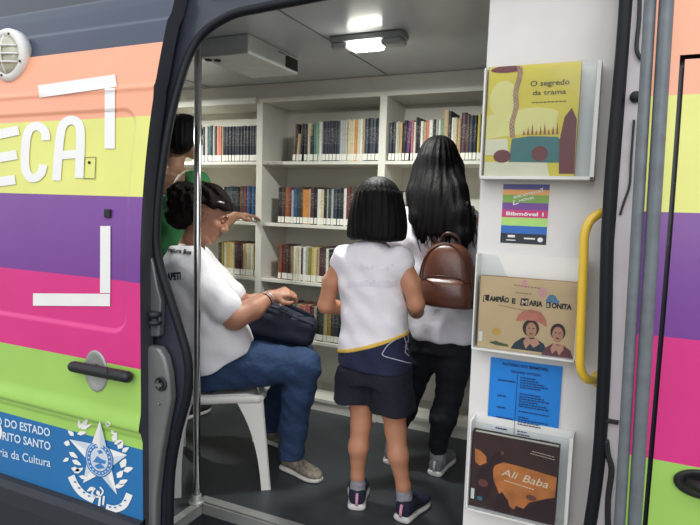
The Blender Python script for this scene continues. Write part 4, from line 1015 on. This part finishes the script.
# shorts
SHO = cloth('navy_shorts', (17, 20, 34), bump=.3)
f = Field((-1.12, 1.96, .40), (-.58, 2.34, .74), .0045)
f.loft([(.555, -.858, 2.132, .150, .104), (.64, -.858, 2.132, .146, .100), (.72, -.860, 2.132, .136, .094)], k=0, p=2.4, cap=.01)
f.loft([(.466, -.938, 2.122, .086, .098), (.52, -.934, 2.127, .085, .096), (.60, -.925, 2.130, .082, .094)], k=.02, p=2.2, cap=.004)
f.loft([(.448, -.768, 2.128, .090, .100), (.52, -.776, 2.130, .087, .098), (.60, -.79, 2.132, .082, .095)], k=.02, p=2.2, cap=.004)
f.disp(folds(.0025, 52, 30, 9))
f.chain([(-.912, 2.13, .43), (-.912, 2.13, .475)], [.070, .068], .004, 'sub'); f.chain([(-.768, 2.132, .41), (-.772, 2.132, .46)], [.070, .068], .004, 'sub')
sobj('shorts', f, SHO, g)
SOCK = cloth('grey_sock', (150, 150, 160), bump=.3, bscale=120); SHN = cloth('navy_shoe', (26, 28, 52), bump=.2, bscale=120); SOLE = mat('white_sole', (214, 210, 208), .6); PINK = mat('pink_tab', (214, 150, 178), .6)
for ank, hl, d, c2 in (((-.915, 2.133, .09), (-.902, 2.098, .0), (-.38, 1), (-.913, 2.127, .125)), ((-.708, 2.138, .09), (-.706, 2.10, .0), (.16, 1), (-.712, 2.132, .125))):
    f = Field(np.array(ank)-.09, np.array(ank)+.09, .0042); f.chain([(ank[0], ank[1], .05), ank, c2], [.035, .0315, .0315], .006); f.disp(lambda X, Y, Z: .0007*np.sin(170*Z)+0*X+0*Y); sobj('sock', f, SOCK, g)
    shoe(g, hl, d, .215, .046, SHN, SOLE, PINK, (ank[0], ank[1], .110), tall=.086)

# ---- the woman with the backpack
SK2 = skin_mat('skin_woman', (206, 154, 128))
w2 = thing('person', 'woman seen from behind with long black hair, pale shirt and black leggings', 'person', (-.76, 2.60, 0))
hA = basis((.08, 1, -.06), (0, 0, 1)); hc = Zc(-.765, 2.615, 1.475)
b = Field((-1.12, 2.40, .02), (-.46, 2.98, 1.60), .0055)
T = head(b, hc, hA, .98)
b.seg((-.765, 2.60, 1.40), (-.76, 2.59, 1.26), .047, .052, .02)
b.loft([(.64, -.70, 2.595, .145, .108), (.74, -.705, 2.595, .150, .105), (.88, -.725, 2.595, .125, .090), (1.0, -.74, 2.595, .130, .092), (1.14, -.75, 2.592, .150, .092), (1.22, -.755, 2.59, .12, .07), (1.27, -.76, 2.59, .055, .05)], k=.03)
b.seg((-.905, 2.59, 1.21), (-.605, 2.59, 1.215), .050, .050, .05)
b.chain([(-.915, 2.59, 1.20), (-.955, 2.60, 1.08), (-.965, 2.62, .97)], [.052, .045, .040], .02)
b.chain([(-.965, 2.62, .97), (-.93, 2.75, .99), (-.88, 2.84, 1.03)], [.040, .035, .024], .012)
hand(b, (-.88, 2.84, 1.03), (.45, .8, .3), (.4, -.3, -.8), -1, .165, (25, 35, 25))
b.chain([(-.60, 2.59, 1.205), (-.56, 2.60, 1.08), (-.55, 2.62, .97)], [.052, .045, .040], .02)
b.chain([(-.55, 2.62, .97), (-.58, 2.75, .99), (-.63, 2.84, 1.03)], [.040, .035, .024], .012)
hand(b, (-.63, 2.84, 1.03), (-.45, .8, .3), (-.4, -.3, -.8), 1, .165, (25, 35, 25))
LL = [(-.78, 2.59, .66), (-.81, 2.585, .54), (-.845, 2.59, .40), (-.875, 2.575, .29), (-.925, 2.60, .15), (-.935, 2.61, .075)]
RLg = [(-.635, 2.59, .66), (-.645, 2.58, .54), (-.655, 2.58, .40), (-.675, 2.565, .29), (-.698, 2.585, .15), (-.70, 2.595, .075)]
RAD = [.092, .078, .056, .056, .036, .033]
b.chain(LL, RAD, .02); b.chain(RLg, RAD, .02)
b.seg((-.935, 2.60, .045), (-.95, 2.70, .034), .028, .02, .01); b.seg((-.70, 2.585, .045), (-.70, 2.69, .034), .028, .02, .01)
sobj('body', b, SK2, w2); face_bits(w2, T, hA, .98)
# long hair
hf = Field((-1.0, 2.36, 1.04), (-.48, 2.78, 1.62), .005)
hf.ell(hc+Zc(0, -.010, .026), (.088, .106, .096), hA, 0)
hf.loft([(1.14, -.685, 2.475, .105, .030), (1.20, -.695, 2.482, .120, .042), (1.27, -.715, 2.498, .122, .056), (1.34, -.738, 2.530, .114, .078), (1.42, -.762, 2.580, .102, .096), (1.49, -.765, 2.60, .085, .095)], k=.04, p=2.2, cap=.02)
hf.chain([(-.845, 2.60, 1.45), (-.845, 2.535, 1.33), (-.820, 2.495, 1.22), (-.785, 2.475, 1.115)], [.040, .040, .030, .012], .03)
hf.chain([(-.69, 2.60, 1.45), (-.66, 2.53, 1.34), (-.62, 2.485, 1.24), (-.595, 2.462, 1.15), (-.585, 2.455, 1.10)], [.045, .050, .040, .028, .010], .03)
hf.cut(lambda X, Y, Z: np.minimum(np.minimum((Y-hc[1])-.035, .065-np.abs(X-hc[0])), .058-(Z-hc[2])), .015)
hf.disp(strands((-.755, 2.60), .0022, 22, 3, 5.0))
mb = hf.mesh(); RR = random.Random(8)
for i in range(70):
    t = i/69; x = -.805+.245*t+RR.uniform(-.008, .008); z0 = 1.22+RR.uniform(-.03, .04); L = RR.uniform(.07, .12)
    y = 2.455+.012*RR.random()
    mb.tube(smooth_path([(x, y+.012, z0+.04), (x+.01*RR.uniform(-1, 1.2), y, z0-.02), (x+.016*RR.uniform(-1, 1.4), y-.003, z0-.02-L*.5), (x+.02*RR.uniform(-.8, 1.6), y+.002, z0-.02-L)], 3), [.006*(1-k/9*.85) for k in range(10)], 5)
obj('hair', mb, HAIRM, w2, smooth=True)
SHL = cloth('lavender_white_shirt', (222, 220, 232), bump=.2, bscale=30)
f = Field((-1.08, 2.40, .60), (-.46, 2.80, 1.30), .005)
f.loft([(.655, -.697, 2.595, .168, .128), (.74, -.705, 2.595, .166, .124), (.88, -.725, 2.595, .150, .112), (1.0, -.74, 2.595, .154, .112), (1.12, -.75, 2.592, .166, .110), (1.20, -.755, 2.59, .150, .088), (1.245, -.76, 2.59, .10, .068), (1.27, -.76, 2.59, .064, .058)], k=0, p=2.3, cap=.018)
f.chain([(-.905, 2.59, 1.205), (-.945, 2.60, 1.10), (-.962, 2.61, 1.02)], [.062, .058, .056], .03); f.chain([(-.61, 2.59, 1.21), (-.57, 2.60, 1.10), (-.555, 2.61, 1.02)], [.062, .058, .056], .03)
f.disp(folds(.003, 57, 33, 14)); sobj('shirt', f, SHL, w2)
LEG = cloth('black_leggings', (18, 20, 32), bump=.2)
f = Field((-1.03, 2.44, .09), (-.48, 2.76, .80), .005)
f.loft([(.60, -.71, 2.59, .150, .112), (.68, -.705, 2.592, .154, .112), (.76, -.71, 2.595, .15, .108)], k=0, cap=.01)
f.chain(LL[:-1]+[(-.929, 2.603, .125)], [r+.006 for r in RAD], .02); f.chain(RLg[:-1]+[(-.699, 2.588, .125)], [r+.006 for r in RAD], .02)
f.disp(folds(.0015, 104, 88, 21)); sobj('leggings', f, LEG, w2)
GSH = cloth('grey_trainer', (120, 124, 128), bump=.4, bscale=120); WS = mat('white_sole_trainer', (214, 216, 214), .5)
for ank, hl, d in (((-.935, 2.607, .09), (-.930, 2.563, 0), (-.22, 1)), ((-.70, 2.593, .09), (-.702, 2.55, 0), (.05, 1))):
    f = Field(np.array(ank)-.09, np.array(ank)+.09, .0045); f.chain([(ank[0], ank[1], .05), ank, (ank[0], ank[1], .115)], [.038, .037, .036], .006); sobj('sock', f, SOCK, w2)
    shoe(w2, hl, d, .245, .045, GSH, WS, mat('grey_tab', (178, 182, 184), .5), (ank[0], ank[1], .115), tall=.08)
# her backpack
LEA = mat('brown_leather', (96, 56, 42), .32, var=.1, scale=25, bump=.12, bscale=160, coat=.25); LEAD = mat('dark_leather', (54, 32, 28), .4)
bp = thing('backpack', 'brown leather backpack on the back of the long-haired woman', 'backpack', (-.64, 2.41, .85))
f = Field((-.80, 2.28, .80), (-.48, 2.50, 1.16), .004)
f.loft([(.842, -.632, 2.405, .116, .058), (.87, -.634, 2.402, .122, .064), (.96, -.640, 2.402, .120, .064), (1.03, -.645, 2.405, .110, .060), (1.085, -.648, 2.412, .086, .050), (1.118, -.65, 2.42, .050, .036)], k=0, p=2.8, cap=.02)
main = sobj('main_pouch', f, LEA, bp)
f = Field((-.80, 2.27, .82), (-.48, 2.44, 1.02), .004)
f.loft([(.852, -.632, 2.362, .106, .046), (.90, -.634, 2.358, .110, .050), (.95, -.637, 2.362, .104, .044), (.975, -.638, 2.372, .092, .030)], k=0, p=2.8, cap=.014)
fp = sobj('front_pocket', f, LEA, bp)
obj('pocket_zip', MB().tube(smooth_path([(-.735, 2.345, .958), (-.69, 2.318, .980), (-.638, 2.312, .985), (-.585, 2.318, .980), (-.54, 2.345, .958)], 5), .0028, 6), LEAD, fp, smooth=True)
obj('piping', MB().tube(smooth_path([(-.742, 2.362, .87), (-.752, 2.356, .96), (-.742, 2.358, 1.03), (-.712, 2.368, 1.085), (-.65, 2.38, 1.118), (-.588, 2.368, 1.085), (-.556, 2.358, 1.03), (-.534, 2.356, .96), (-.522, 2.362, .87)], 5), .0032, 6), LEAD, bp, smooth=True)
obj('handle_loop', MB().tube(smooth_path([(-.685, 2.43, 1.10), (-.68, 2.425, 1.14), (-.65, 2.42, 1.158), (-.61, 2.425, 1.14), (-.60, 2.43, 1.10)], 5), .0085, 8), LEAD, bp, smooth=True)
for x0_, x1_ in ((-.70, -.845), (-.60, -.645)):
    obj('strap', MB().tube(smooth_path([(x0_, 2.455, 1.09), ((x0_+x1_)/2, 2.475, 1.19), (x1_, 2.515, 1.262), (x1_-.012, 2.60, 1.280), (x1_-.02, 2.69, 1.23), (x1_-.02, 2.73, 1.10)], 6), .014, 8, flat=.35), LEAD, bp, smooth=True)

# ---- white plastic chair
FD = nrm((.78, .625, 0)); RD = np.array((FD[1], -FD[0], 0)); CH = Zc(-1.65, 2.09, 0)
ch = thing('plastic_chair', 'white moulded plastic chair with the seated woman on it', 'chair', CH)
ca = lambda f_, r_, z: CH+FD*f_+RD*r_+Zc(0, 0, z)
SZ = .415
def seat_pt(a, b_): 
    f_ = -.20+.41*a; r_ = (b_-.5)*(.43+.04*a)
    return ca(f_, r_, SZ+.016*(abs(b_-.5)*2)**2.5-.018*max(0, (a-.82)/.18)**2+.03*max(0, (.15-a)/.15)**2)
obj('seat', MB().grid(seat_pt, 20, 20), PLASTW, ch, smooth=True, solid=-.007)
mb = MB()
for r_ in (-1, 1): mb.tube(smooth_path([ca(.21, r_*.232, SZ-.010), ca(.10, r_*.230, SZ-.006), ca(-.08, r_*.226, SZ-.002), ca(-.18, r_*.222, SZ+.03)], 5), .019, 10, flat=.6)
mb.tube(smooth_path([ca(.21, -.232, SZ-.010), ca(.228, -.12, SZ-.02), ca(.232, 0, SZ-.022), ca(.228, .12, SZ-.02), ca(.21, .232, SZ-.010)], 5), .014, 8)
obj('seat_rim', mb, PLASTW, ch, smooth=True)
def back_pt(a, b_):
    w_ = .218-.014*a; z = SZ+.015+.40*a-.05*max(0, a-.8)/.2*(abs(b_-.5)*2)**3
    return ca(-.20-.13*a-.035*(1-(2*b_-1)**2), (b_-.5)*2*w_, z)
mb = MB(); n = 7
for i in range(n):
    c0 = (i+.18)/n; c1 = (i+.82)/n; mb.grid(lambda a, q, c0=c0, c1=c1: back_pt(.03+.80*a, c0+(c1-c0)*q), 14, 2)
mb.grid(lambda a, q: back_pt(.80+.2*a, q), 5, 20); mb.grid(lambda a, q: back_pt(.14*a, q), 3, 20)
obj('backrest', mb, PLASTW, ch, smooth=True, solid=-.006)
for r_ in (-1, 1):
    obj('back_frame', MB().tube(smooth_path([ca(-.165, r_*.222, SZ+.02), ca(-.205, r_*.226, SZ+.09), ca(-.26, r_*.222, SZ+.24), ca(-.318, r_*.205, SZ+.39), ca(-.345, r_*.15, SZ+.41)], 5), .014, 8), PLASTW, ch, smooth=True)
def leg(f0, r0, f1, r1, wt, wb, depth):
    # an L-shaped tapering moulded leg
    mb = MB(); sf = 1 if f0 > 0 else -1; sr = 1 if r0 > 0 else -1; n = 12; th = .006
    for (u, v, ax_) in ((wt, wb, 0), (depth, depth*.8, 1)):
        sec = []
        for i in range(n+1):
            t = i/n; z = SZ-.012-(SZ-.012)*t; e = t**1.0; f_ = f0+(f1-f0)*e; r_ = r0+(r1-r0)*e; ww = u+(v-u)*(1-(1-t)**2.6)
            if ax_ == 0: q = [(0, 0), (-sf*ww, 0), (-sf*ww, -sr*th), (0, -sr*th)]
            else: q = [(0, 0), (0, -sr*ww), (-sf*th, -sr*ww), (-sf*th, 0)]
            sec.append([ca(f_+a_, r_+b_, z) for a_, b_ in q])
        vs = [p for s_ in sec for p in s_]
        fs = [(i*4+k, i*4+(k+1) % 4, (i+1)*4+(k+1) % 4, (i+1)*4+k) for i in range(n) for k in range(4)]+[(3, 2, 1, 0), (n*4, n*4+1, n*4+2, n*4+3)]
        mb.add(vs, fs)
    obj('leg', mb, PLASTW, ch)
leg(.222, .232, .258, .268, .12, .042, .05); leg(.222, -.232, .258, -.268, .12, .042, .05)
leg(-.165, .222, -.16, .266, .085, .036, .04); leg(-.165, -.222, -.16, -.266, .085, .036, .04)

# ---- the seated woman
SK3 = skin_mat('skin_seated', (172, 122, 98))
w3 = thing('person', 'seated woman in white printed T-shirt and blue jeans, dark hair pinned back, seen in profile', 'person', (-1.58, 2.06, 0))
hA = basis((.84, .42, -.46), (.05, .05, 1)); hc = Zc(-1.640, 2.045, 1.205)
b = Field((-1.98, 1.76, .02), (-1.04, 2.62, 1.40), .0055)
T = head(b, hc, hA, .98)
b.seg(hc+Zc(-.03, -.012, -.04), (-1.715, 2.02, 1.05), .050, .056, .02)
TA = np.array([RD, FD*.94-Zc(0, 0, .0), (0, 0, 1.)]); TA[1] = FD
to = Zc(-1.57, 2.05, 0)
def tors(inf, z0=.47): return [(z0, 0, 0, .170+inf, .130+inf), (.56, 0, -.01, .175+inf, .138+inf), (.66, 0, -.015, .172+inf, .142+inf), (.78, 0, -.06, .165+inf, .135+inf), (.90, 0, -.105, .168+inf, .130+inf), (.99, 0, -.14, .150+inf, .098+inf), (1.04, 0, -.150, .095+inf, .066+inf), (1.065, 0, -.152, .062+inf, .055+inf)]
b.loft(tors(-.012), to, TA, .03, 2.3)
RS = Zc(-1.588, 1.885, .985); LS = Zc(-1.800, 2.160, .985)
b.seg(RS, LS, .055, .055, .05)
b.chain([RS, (-1.51, 1.905, .885), (-1.415, 1.945, .778)], [.060, .056, .050], .02)
b.chain([(-1.415, 1.945, .778), (-1.375, 2.02, .806), (-1.345, 2.115, .852)], [.054, .047, .029], .015)
hand(b, (-1.345, 2.115, .852), (.62, .70, .22), (-.35, .35, -.75), -1, .165, (38, 48, 35), thumb_in=.8)
b.chain([LS, (-1.73, 2.24, .86), (-1.62, 2.30, .765)], [.060, .054, .046], .02)
b.chain([(-1.62, 2.30, .765), (-1.53, 2.29, .785), (-1.45, 2.265, .805)], [.046, .040, .027], .015)
hand(b, (-1.45, 2.265, .805), (.9, -.1, -.05), (.2, -.3, -.8), 1, .165, (35, 45, 35), thumb_in=.8)
RL3 = [(-1.565, 1.985, .53), (-1.39, 2.085, .545), (-1.215, 2.195, .535), (-1.245, 2.205, .40), (-1.285, 2.235, .22), (-1.30, 2.24, .085)]
LL3 = [(-1.69, 2.145, .53), (-1.53, 2.28, .54), (-1.375, 2.405, .53), (-1.43, 2.425, .39), (-1.53, 2.46, .2), (-1.565, 2.47, .085)]
R3 = [.098, .086, .066, .056, .042, .036]
b.chain(RL3, R3, .02); b.chain(LL3, R3, .02)
b.seg((-1.30, 2.24, .045), (-1.20, 2.22, .034), .028, .02, .01); b.seg((-1.565, 2.47, .045), (-1.46, 2.458, .034), .028, .02, .01)
sobj('body', b, SK3, w3); face_bits(w3, T, hA, .98, SK3)
hf = Field((-2.0, 1.82, 1.04), (-1.46, 2.26, 1.40), .005)
hf.ell(T(0, -.018, .040), (.096, .114, .094), hA, 0)
hf.ell(T(0, -.095, -.005), (.100, .085, .092), hA, .03); hf.ell(T(0, -.145, .02), (.070, .060, .066), hA, .02)
hf.ell(T(.055, -.035, .02), (.040, .06, .06), hA, .02); hf.ell(T(0, -.11, -.07), (.075, .06, .05), hA, .03)
def facecut3(X, Y, Z):
    l = [(X-hc[0])*hA[i][0]+(Y-hc[1])*hA[i][1]+(Z-hc[2])*hA[i][2] for i in range(3)]
    a_ = np.minimum(l[1]-.022-.25*np.maximum(l[2], 0), .052-l[2]+.2*(l[1]-.05)); b_ = np.minimum(.036-np.abs(l[1]+.002), .040-l[2]); b_ = np.minimum(b_, .10+l[2]); return np.maximum(a_, np.minimum(b_, np.abs(l[0])-.048))
hf.cut(facecut3, .012)
rr = strands((hc[0]-.05, hc[1]-.03), .003, 15, 6, 14.0); hf.disp(rr); hf.disp(lambda X, Y, Z: .0055*np.sin(62*X+2*np.sin(38*Z))*np.sin(57*Y+44*Z+1.5*np.sin(40*X))+.003*np.sin(120*Z+70*X)*np.sin(110*Y))
sobj('hair', hf, HAIRD, w3)
p = [T(.060, .052, .086), T(.072, .035, .080), T(.083, .018, .066)]
obj('hair_clip', MB().tube(p, [.004, .006, .004], 8), mat('silver_clip', (200, 196, 196), .3, metal=.5), w3, smooth=True)
obj('earring', MB().tube([T(.096, -.008, -.044)+.010*(math.cos(q)*hA[1]+math.sin(q)*hA[2])-.008*hA[2] for q in np.linspace(0, 2*PI, 17)[:-1]], .0018, 6, closed=True), mat('gold', (212, 176, 110), .3, metal=.9), w3, smooth=True)
for dz, mname, c_ in ((0, 'silver_bracelet', (206, 206, 208)), (.016, 'dark_bracelet', (52, 44, 42))):
    cc = Zc(-1.349, 2.098, .845)-dz*nrm((.02, .095, .038)); ax_ = nrm((.06, .95, .38)); e1 = nrm(np.cross(ax_, (0, 0, 1))); e2 = np.cross(e1, ax_)
    obj('bracelet', MB().tube([cc+.031*(math.cos(q)*e1+math.sin(q)*e2) for q in np.linspace(0, 2*PI, 25)[:-1]], .0034, 6, closed=True), mat(mname, c_, .3, metal=.7), w3, smooth=True)
TS = cloth('white_tshirt', (232, 230, 234), bump=.2, bscale=28)
f = Field((-2.0, 1.74, .46), (-1.28, 2.42, 1.12), .005)
f.loft([(z, a_, b_, p_+.016*max(0, min(1, (.72-z)/.12)), q_+.016*max(0, min(1, (.72-z)/.12))) for z, a_, b_, p_, q_ in tors(.012, .475)], to, TA, 0, 2.3, cap=.012)
f.seg(RS+Zc(0, 0, -.002), LS+Zc(0, 0, -.002), .064, .064, .05)
f.chain([RS, (-1.515, 1.903, .893), (-1.455, 1.925, .825)], [.072, .073, .074], .03); f.chain([LS, (-1.73, 2.235, .87), (-1.675, 2.272, .815)], [.072, .070, .070], .03)
f.cut(lambda X, Y, Z: .505+.50*np.clip((X+1.57)*.78+(Y-2.05)*.625+.117, 0, .3)-Z, .006)
f.cut(lambda X, Y, Z: ((X+1.455)*.55+(Y-1.925)*.2-(Z-.822)*.72)-.0+np.where((Y < 2.02) & (X > -1.56) & (Z > .7), 0, -1) if False else np.full_like(X+Y+Z, -1), 0)
f.disp(folds(.0035, 46, 30, 31)); f.disp(lambda X, Y, Z: .004*np.sin(55*Z+10*X+8*Y)*np.clip((.74-Z)/.12, 0, 1)*np.clip((X+1.75)/.1, 0, 1))
ts = sobj('tshirt', f, TS, w3)
def ptext(s_, u, v, w_, h_, sl, shear=0, bold=.02):
    vv, ff = text2d(s_, 1, 'LEFT', shear, bold); X = max(p[0] for p in vv); return [(u+p[0]/X*w_, v-p[1]*h_+p[0]/X*w_*sl) for p in vv], ff
PB = mat('print_black', (44, 42, 50), .8)
project_text('back_print', ts, ts, [ptext('APETI', 166, 281.5, 14, 10, -.06, 0, .05)], PB, .004)
project_text('back_print', ts, ts, [ptext('Literatura Boa', 158, 251.5, 33, 6.5, .12, .35, .03)], PB, .004)
JE = cloth('blue_denim', (37, 60, 95), bump=.35, bscale=70, var=.16)
f = Field((-1.86, 1.84, .07), (-1.06, 2.60, .70), .005)
f.loft([(.455, 0, -.01, .168, .135), (.54, 0, -.012, .176, .142), (.60, 0, -.012, .172, .140)], to, TA, 0, 2.3)
f.chain(RL3[:-1]+[(-1.298, 2.24, .075)], [r+.010 for r in R3[:3]]+[.072, .064, .062], .03); f.chain(LL3[:-1]+[(-1.563, 2.469, .075)], [r+.010 for r in R3[:3]]+[.070, .062, .058], .03)
f.disp(folds(.003, 78, 57, 41)); sobj('jeans', f, JE, w3)
CSH = mat('patterned_shoe', (120, 112, 100), .6, var=.5, scale=60, bump=.2); SO3 = mat('cream_sole', (206, 204, 196), .6)
shoe(w3, (-1.345, 2.252, 0), (1, -.22), .235, .044, CSH, SO3, None, (-1.30, 2.24, .11)); shoe(w3, (-1.61, 2.478, 0), (1, -.12), .235, .044, CSH, SO3, None, (-1.565, 2.47, .11))
# the bag on her lap
bg_ = thing('shoulder_bag', 'dark navy fabric bag on the lap of the seated woman', 'bag', (-1.36, 2.24, .62))
NB = cloth('navy_nylon', (27, 32, 52), .8, .2, 40)
bA = np.array([nrm((.86, .46, -.22)), nrm((-.46, .88, 0)), nrm((.22*.86, .22*.46, .97))])
f = Field((-1.66, 2.02, .56), (-1.08, 2.50, .90), .005); bc_ = Zc(-1.375, 2.255, .700)
f.rbox(bc_, (.170, .075, .075), .055, bA, 0); f.ell(bc_-bA[0]*.05+Zc(0, 0, .03), (.11, .07, .07), bA, .04)
f.disp(folds(.0032, 60, 55, 51)); bagm = sobj('bag_body', f, NB, bg_)
mb = MB(); sgn = -1
mb.tube(smooth_path([bc_+bA[0]*-.13+bA[1]*-.06+bA[2]*.07, bc_+bA[0]*-.05+bA[1]*-.074+bA[2]*.085, bc_+bA[0]*.05+bA[1]*-.078+bA[2]*.065, bc_+bA[0]*.15+bA[1]*-.06+bA[2]*.045], 6), .006, 6); obj('zip', mb, mat('zip_grey', (52, 54, 62), .4), bg_, smooth=True)
obj('strap', MB().tube(smooth_path([bc_+bA[0]*-.15+bA[2]*.06, bc_+bA[0]*-.08+bA[1]*-.05+bA[2]*.115, bc_+bA[0]*.04+bA[1]*-.06+bA[2]*.10, bc_+bA[0]*.14+bA[1]*-.02+bA[2]*.07], 6), .010, 8, flat=.45), NB, bg_, smooth=True)

# ---- the woman standing behind her
SK4 = skin_mat('skin_back', (180, 136, 110))
w4 = thing('person', 'woman behind the grab pole, bare upper back, green top, reaching to the left bay', 'person', (-2.26, 2.55, 0))
hA = basis((.15, 1, -.05), (0, 0, 1)); hc = Zc(-2.195, 2.55, 1.615)
b = Field((-2.62, 2.30, .02), (-1.86, 3.16, 1.76), .006)
T = head(b, hc, hA, 1.0)
b.seg((-2.247, 2.53, 1.54), (-2.260, 2.52, 1.40), .050, .055, .02)
b.loft([(.78, -2.280, 2.53, .150, .110), (.90, -2.280, 2.53, .152, .108), (1.04, -2.275, 2.53, .128, .095), (1.18, -2.270, 2.53, .140, .095), (1.32, -2.265, 2.525, .155, .092), (1.39, -2.260, 2.522, .12, .07), (1.43, -2.260, 2.522, .06, .052)], k=.03)
b.seg((-2.420, 2.52, 1.365), (-2.105, 2.53, 1.365), .052, .052, .05)
b.chain([(-2.100, 2.53, 1.355), (-2.090, 2.62, 1.24), (-2.135, 2.70, 1.085)], [.052, .047, .044], .02)
b.chain([(-2.135, 2.70, 1.085), (-2.13, 2.79, 1.125), (-2.115, 2.90, 1.178)], [.044, .040, .027], .012)
hand(b, (-2.115, 2.90, 1.178), (.35, .75, .08), (-.1, .1, -.9), -1, .17, (12, 20, 15))
b.chain([(-2.425, 2.52, 1.355), (-2.470, 2.56, 1.22), (-2.460, 2.62, 1.10)], [.052, .046, .040], .02)
b.chain([(-2.460, 2.62, 1.10), (-2.430, 2.74, 1.12), (-2.390, 2.83, 1.16)], [.040, .034, .024], .012)
hand(b, (-2.390, 2.83, 1.16), (.3, .8, .3), (.3, -.2, -.8), -1, .17, (25, 35, 25))
L4 = [(-2.360, 2.53, .78), (-2.360, 2.53, .62), (-2.360, 2.54, .44), (-2.360, 2.52, .30), (-2.360, 2.54, .15), (-2.360, 2.55, .075)]; R4 = [(p[0]+.16, p[1], p[2]) for p in L4]
b.chain(L4, [.095, .08, .06, .058, .038, .034], .02); b.chain(R4, [.095, .08, .06, .058, .038, .034], .02)
b.seg((-2.360, 2.54, .045), (-2.370, 2.65, .034), .028, .02, .01); b.seg((-2.200, 2.54, .045), (-2.180, 2.65, .034), .028, .02, .01)
sobj('body', b, SK4, w4); face_bits(w4, T, hA, 1.0)
hf = Field((-2.36, 2.38, 1.46), (-2.080, 2.72, 1.76), .005)
hf.ell(hc+Zc(0, -.012, .030), (.090, .110, .092), hA, 0); hf.ell(hc+Zc(0, -.055, -.035), (.084, .068, .068), hA, .03)
hf.cut(lambda X, Y, Z: np.minimum(np.minimum((Y-hc[1])-.035, .070-np.abs(X-hc[0])), .055-(Z-hc[2])), .015)
hf.disp(strands((hc[0], hc[1]), .0016, 24, 12, 3.0)); sobj('hair', hf, HAIRM, w4)
GR = cloth('green_top', (60, 132, 78), bump=.2)
f = Field((-2.56, 2.34, .80), (-1.92, 2.76, 1.46), .005)
f.loft([(.86, -2.280, 2.53, .160, .118), (1.04, -2.275, 2.53, .142, .108), (1.18, -2.270, 2.53, .152, .106), (1.29, -2.266, 2.528, .160, .102)], k=0, cap=.01)
f.chain([(-2.14, 2.53, 1.375), (-2.105, 2.535, 1.355), (-2.085, 2.58, 1.295)], [.055, .066, .062], .03)
f.disp(folds(.003, 57, 35, 61)); sobj('top', f, GR, w4)
obj('strap', MB().tube(smooth_path([(-2.190, 2.424, 1.29), (-2.175, 2.440, 1.36), (-2.160, 2.48, 1.415), (-2.155, 2.54, 1.425), (-2.160, 2.60, 1.38)], 5), .008, 8, flat=.5), mat('cream_strap', (222, 210, 190), .7), w4, smooth=True)
f = Field((-2.58, 2.38, .09), (-1.96, 2.68, .92), .006)
f.loft([(.70, -2.280, 2.53, .158, .116), (.80, -2.280, 2.53, .160, .116), (.89, -2.280, 2.53, .156, .112)], k=0)
f.chain(L4[:-1], [.103, .09, .072, .068, .058], .02); f.chain(R4[:-1], [.103, .09, .072, .068, .058], .02)
f.disp(folds(.002, 78, 57, 71)); sobj('trousers', f, cloth('dark_trousers', (30, 32, 40), bump=.2), w4)
for x, d in ((-2.36, (-.06, 1)), (-2.20, (.12, 1))): shoe(w4, (x, 2.50, 0), d, .235, .043, cloth('black_shoe', (30, 30, 34), bump=.2), SOLE, None, (x, 2.55, .11))

# the seated group stands a hand's width further from the pole
for o in (w3, ch, bg_): o.location = Vector(o.location)+Vector((-.028, .036, 0))
# ------------------------------------------------------------------ light
w = bpy.data.worlds.new('sky'); S.world = w; w.use_nodes = True; nt = w.node_tree; N = nt.nodes; L = nt.links
bg = N['Background']; tc = N.new('ShaderNodeTexCoord'); sp = N.new('ShaderNodeSeparateXYZ'); L.new(tc.outputs['Generated'], sp.inputs[0])
rp = N.new('ShaderNodeValToRGB'); e = rp.color_ramp.elements
mr = N.new('ShaderNodeMapRange'); mr.inputs['From Min'].default_value = -1; L.new(sp.outputs['Z'], mr.inputs['Value']); L.new(mr.outputs[0], rp.inputs[0])
e[0].position = .45; e[0].color = (.30, .29, .28, 1); e[1].position = .56; e[1].color = (.86, .88, .92, 1); q = e.new(1.0); q.color = (.80, .90, 1.0, 1)
L.new(rp.outputs[0], bg.inputs['Color']); bg.inputs['Strength'].default_value = 1.15
sn = bpy.data.lights.new('sun', 'SUN'); sn.energy = 1.1; sn.angle = math.radians(60); sn.color = (1, .97, .93)
so = bpy.data.objects.new('sun', sn); COL.objects.link(so)
so.rotation_euler = Vector((-.25, .80, -.55)).to_track_quat('-Z', 'Y').to_euler()
S.view_settings.exposure = 0.15
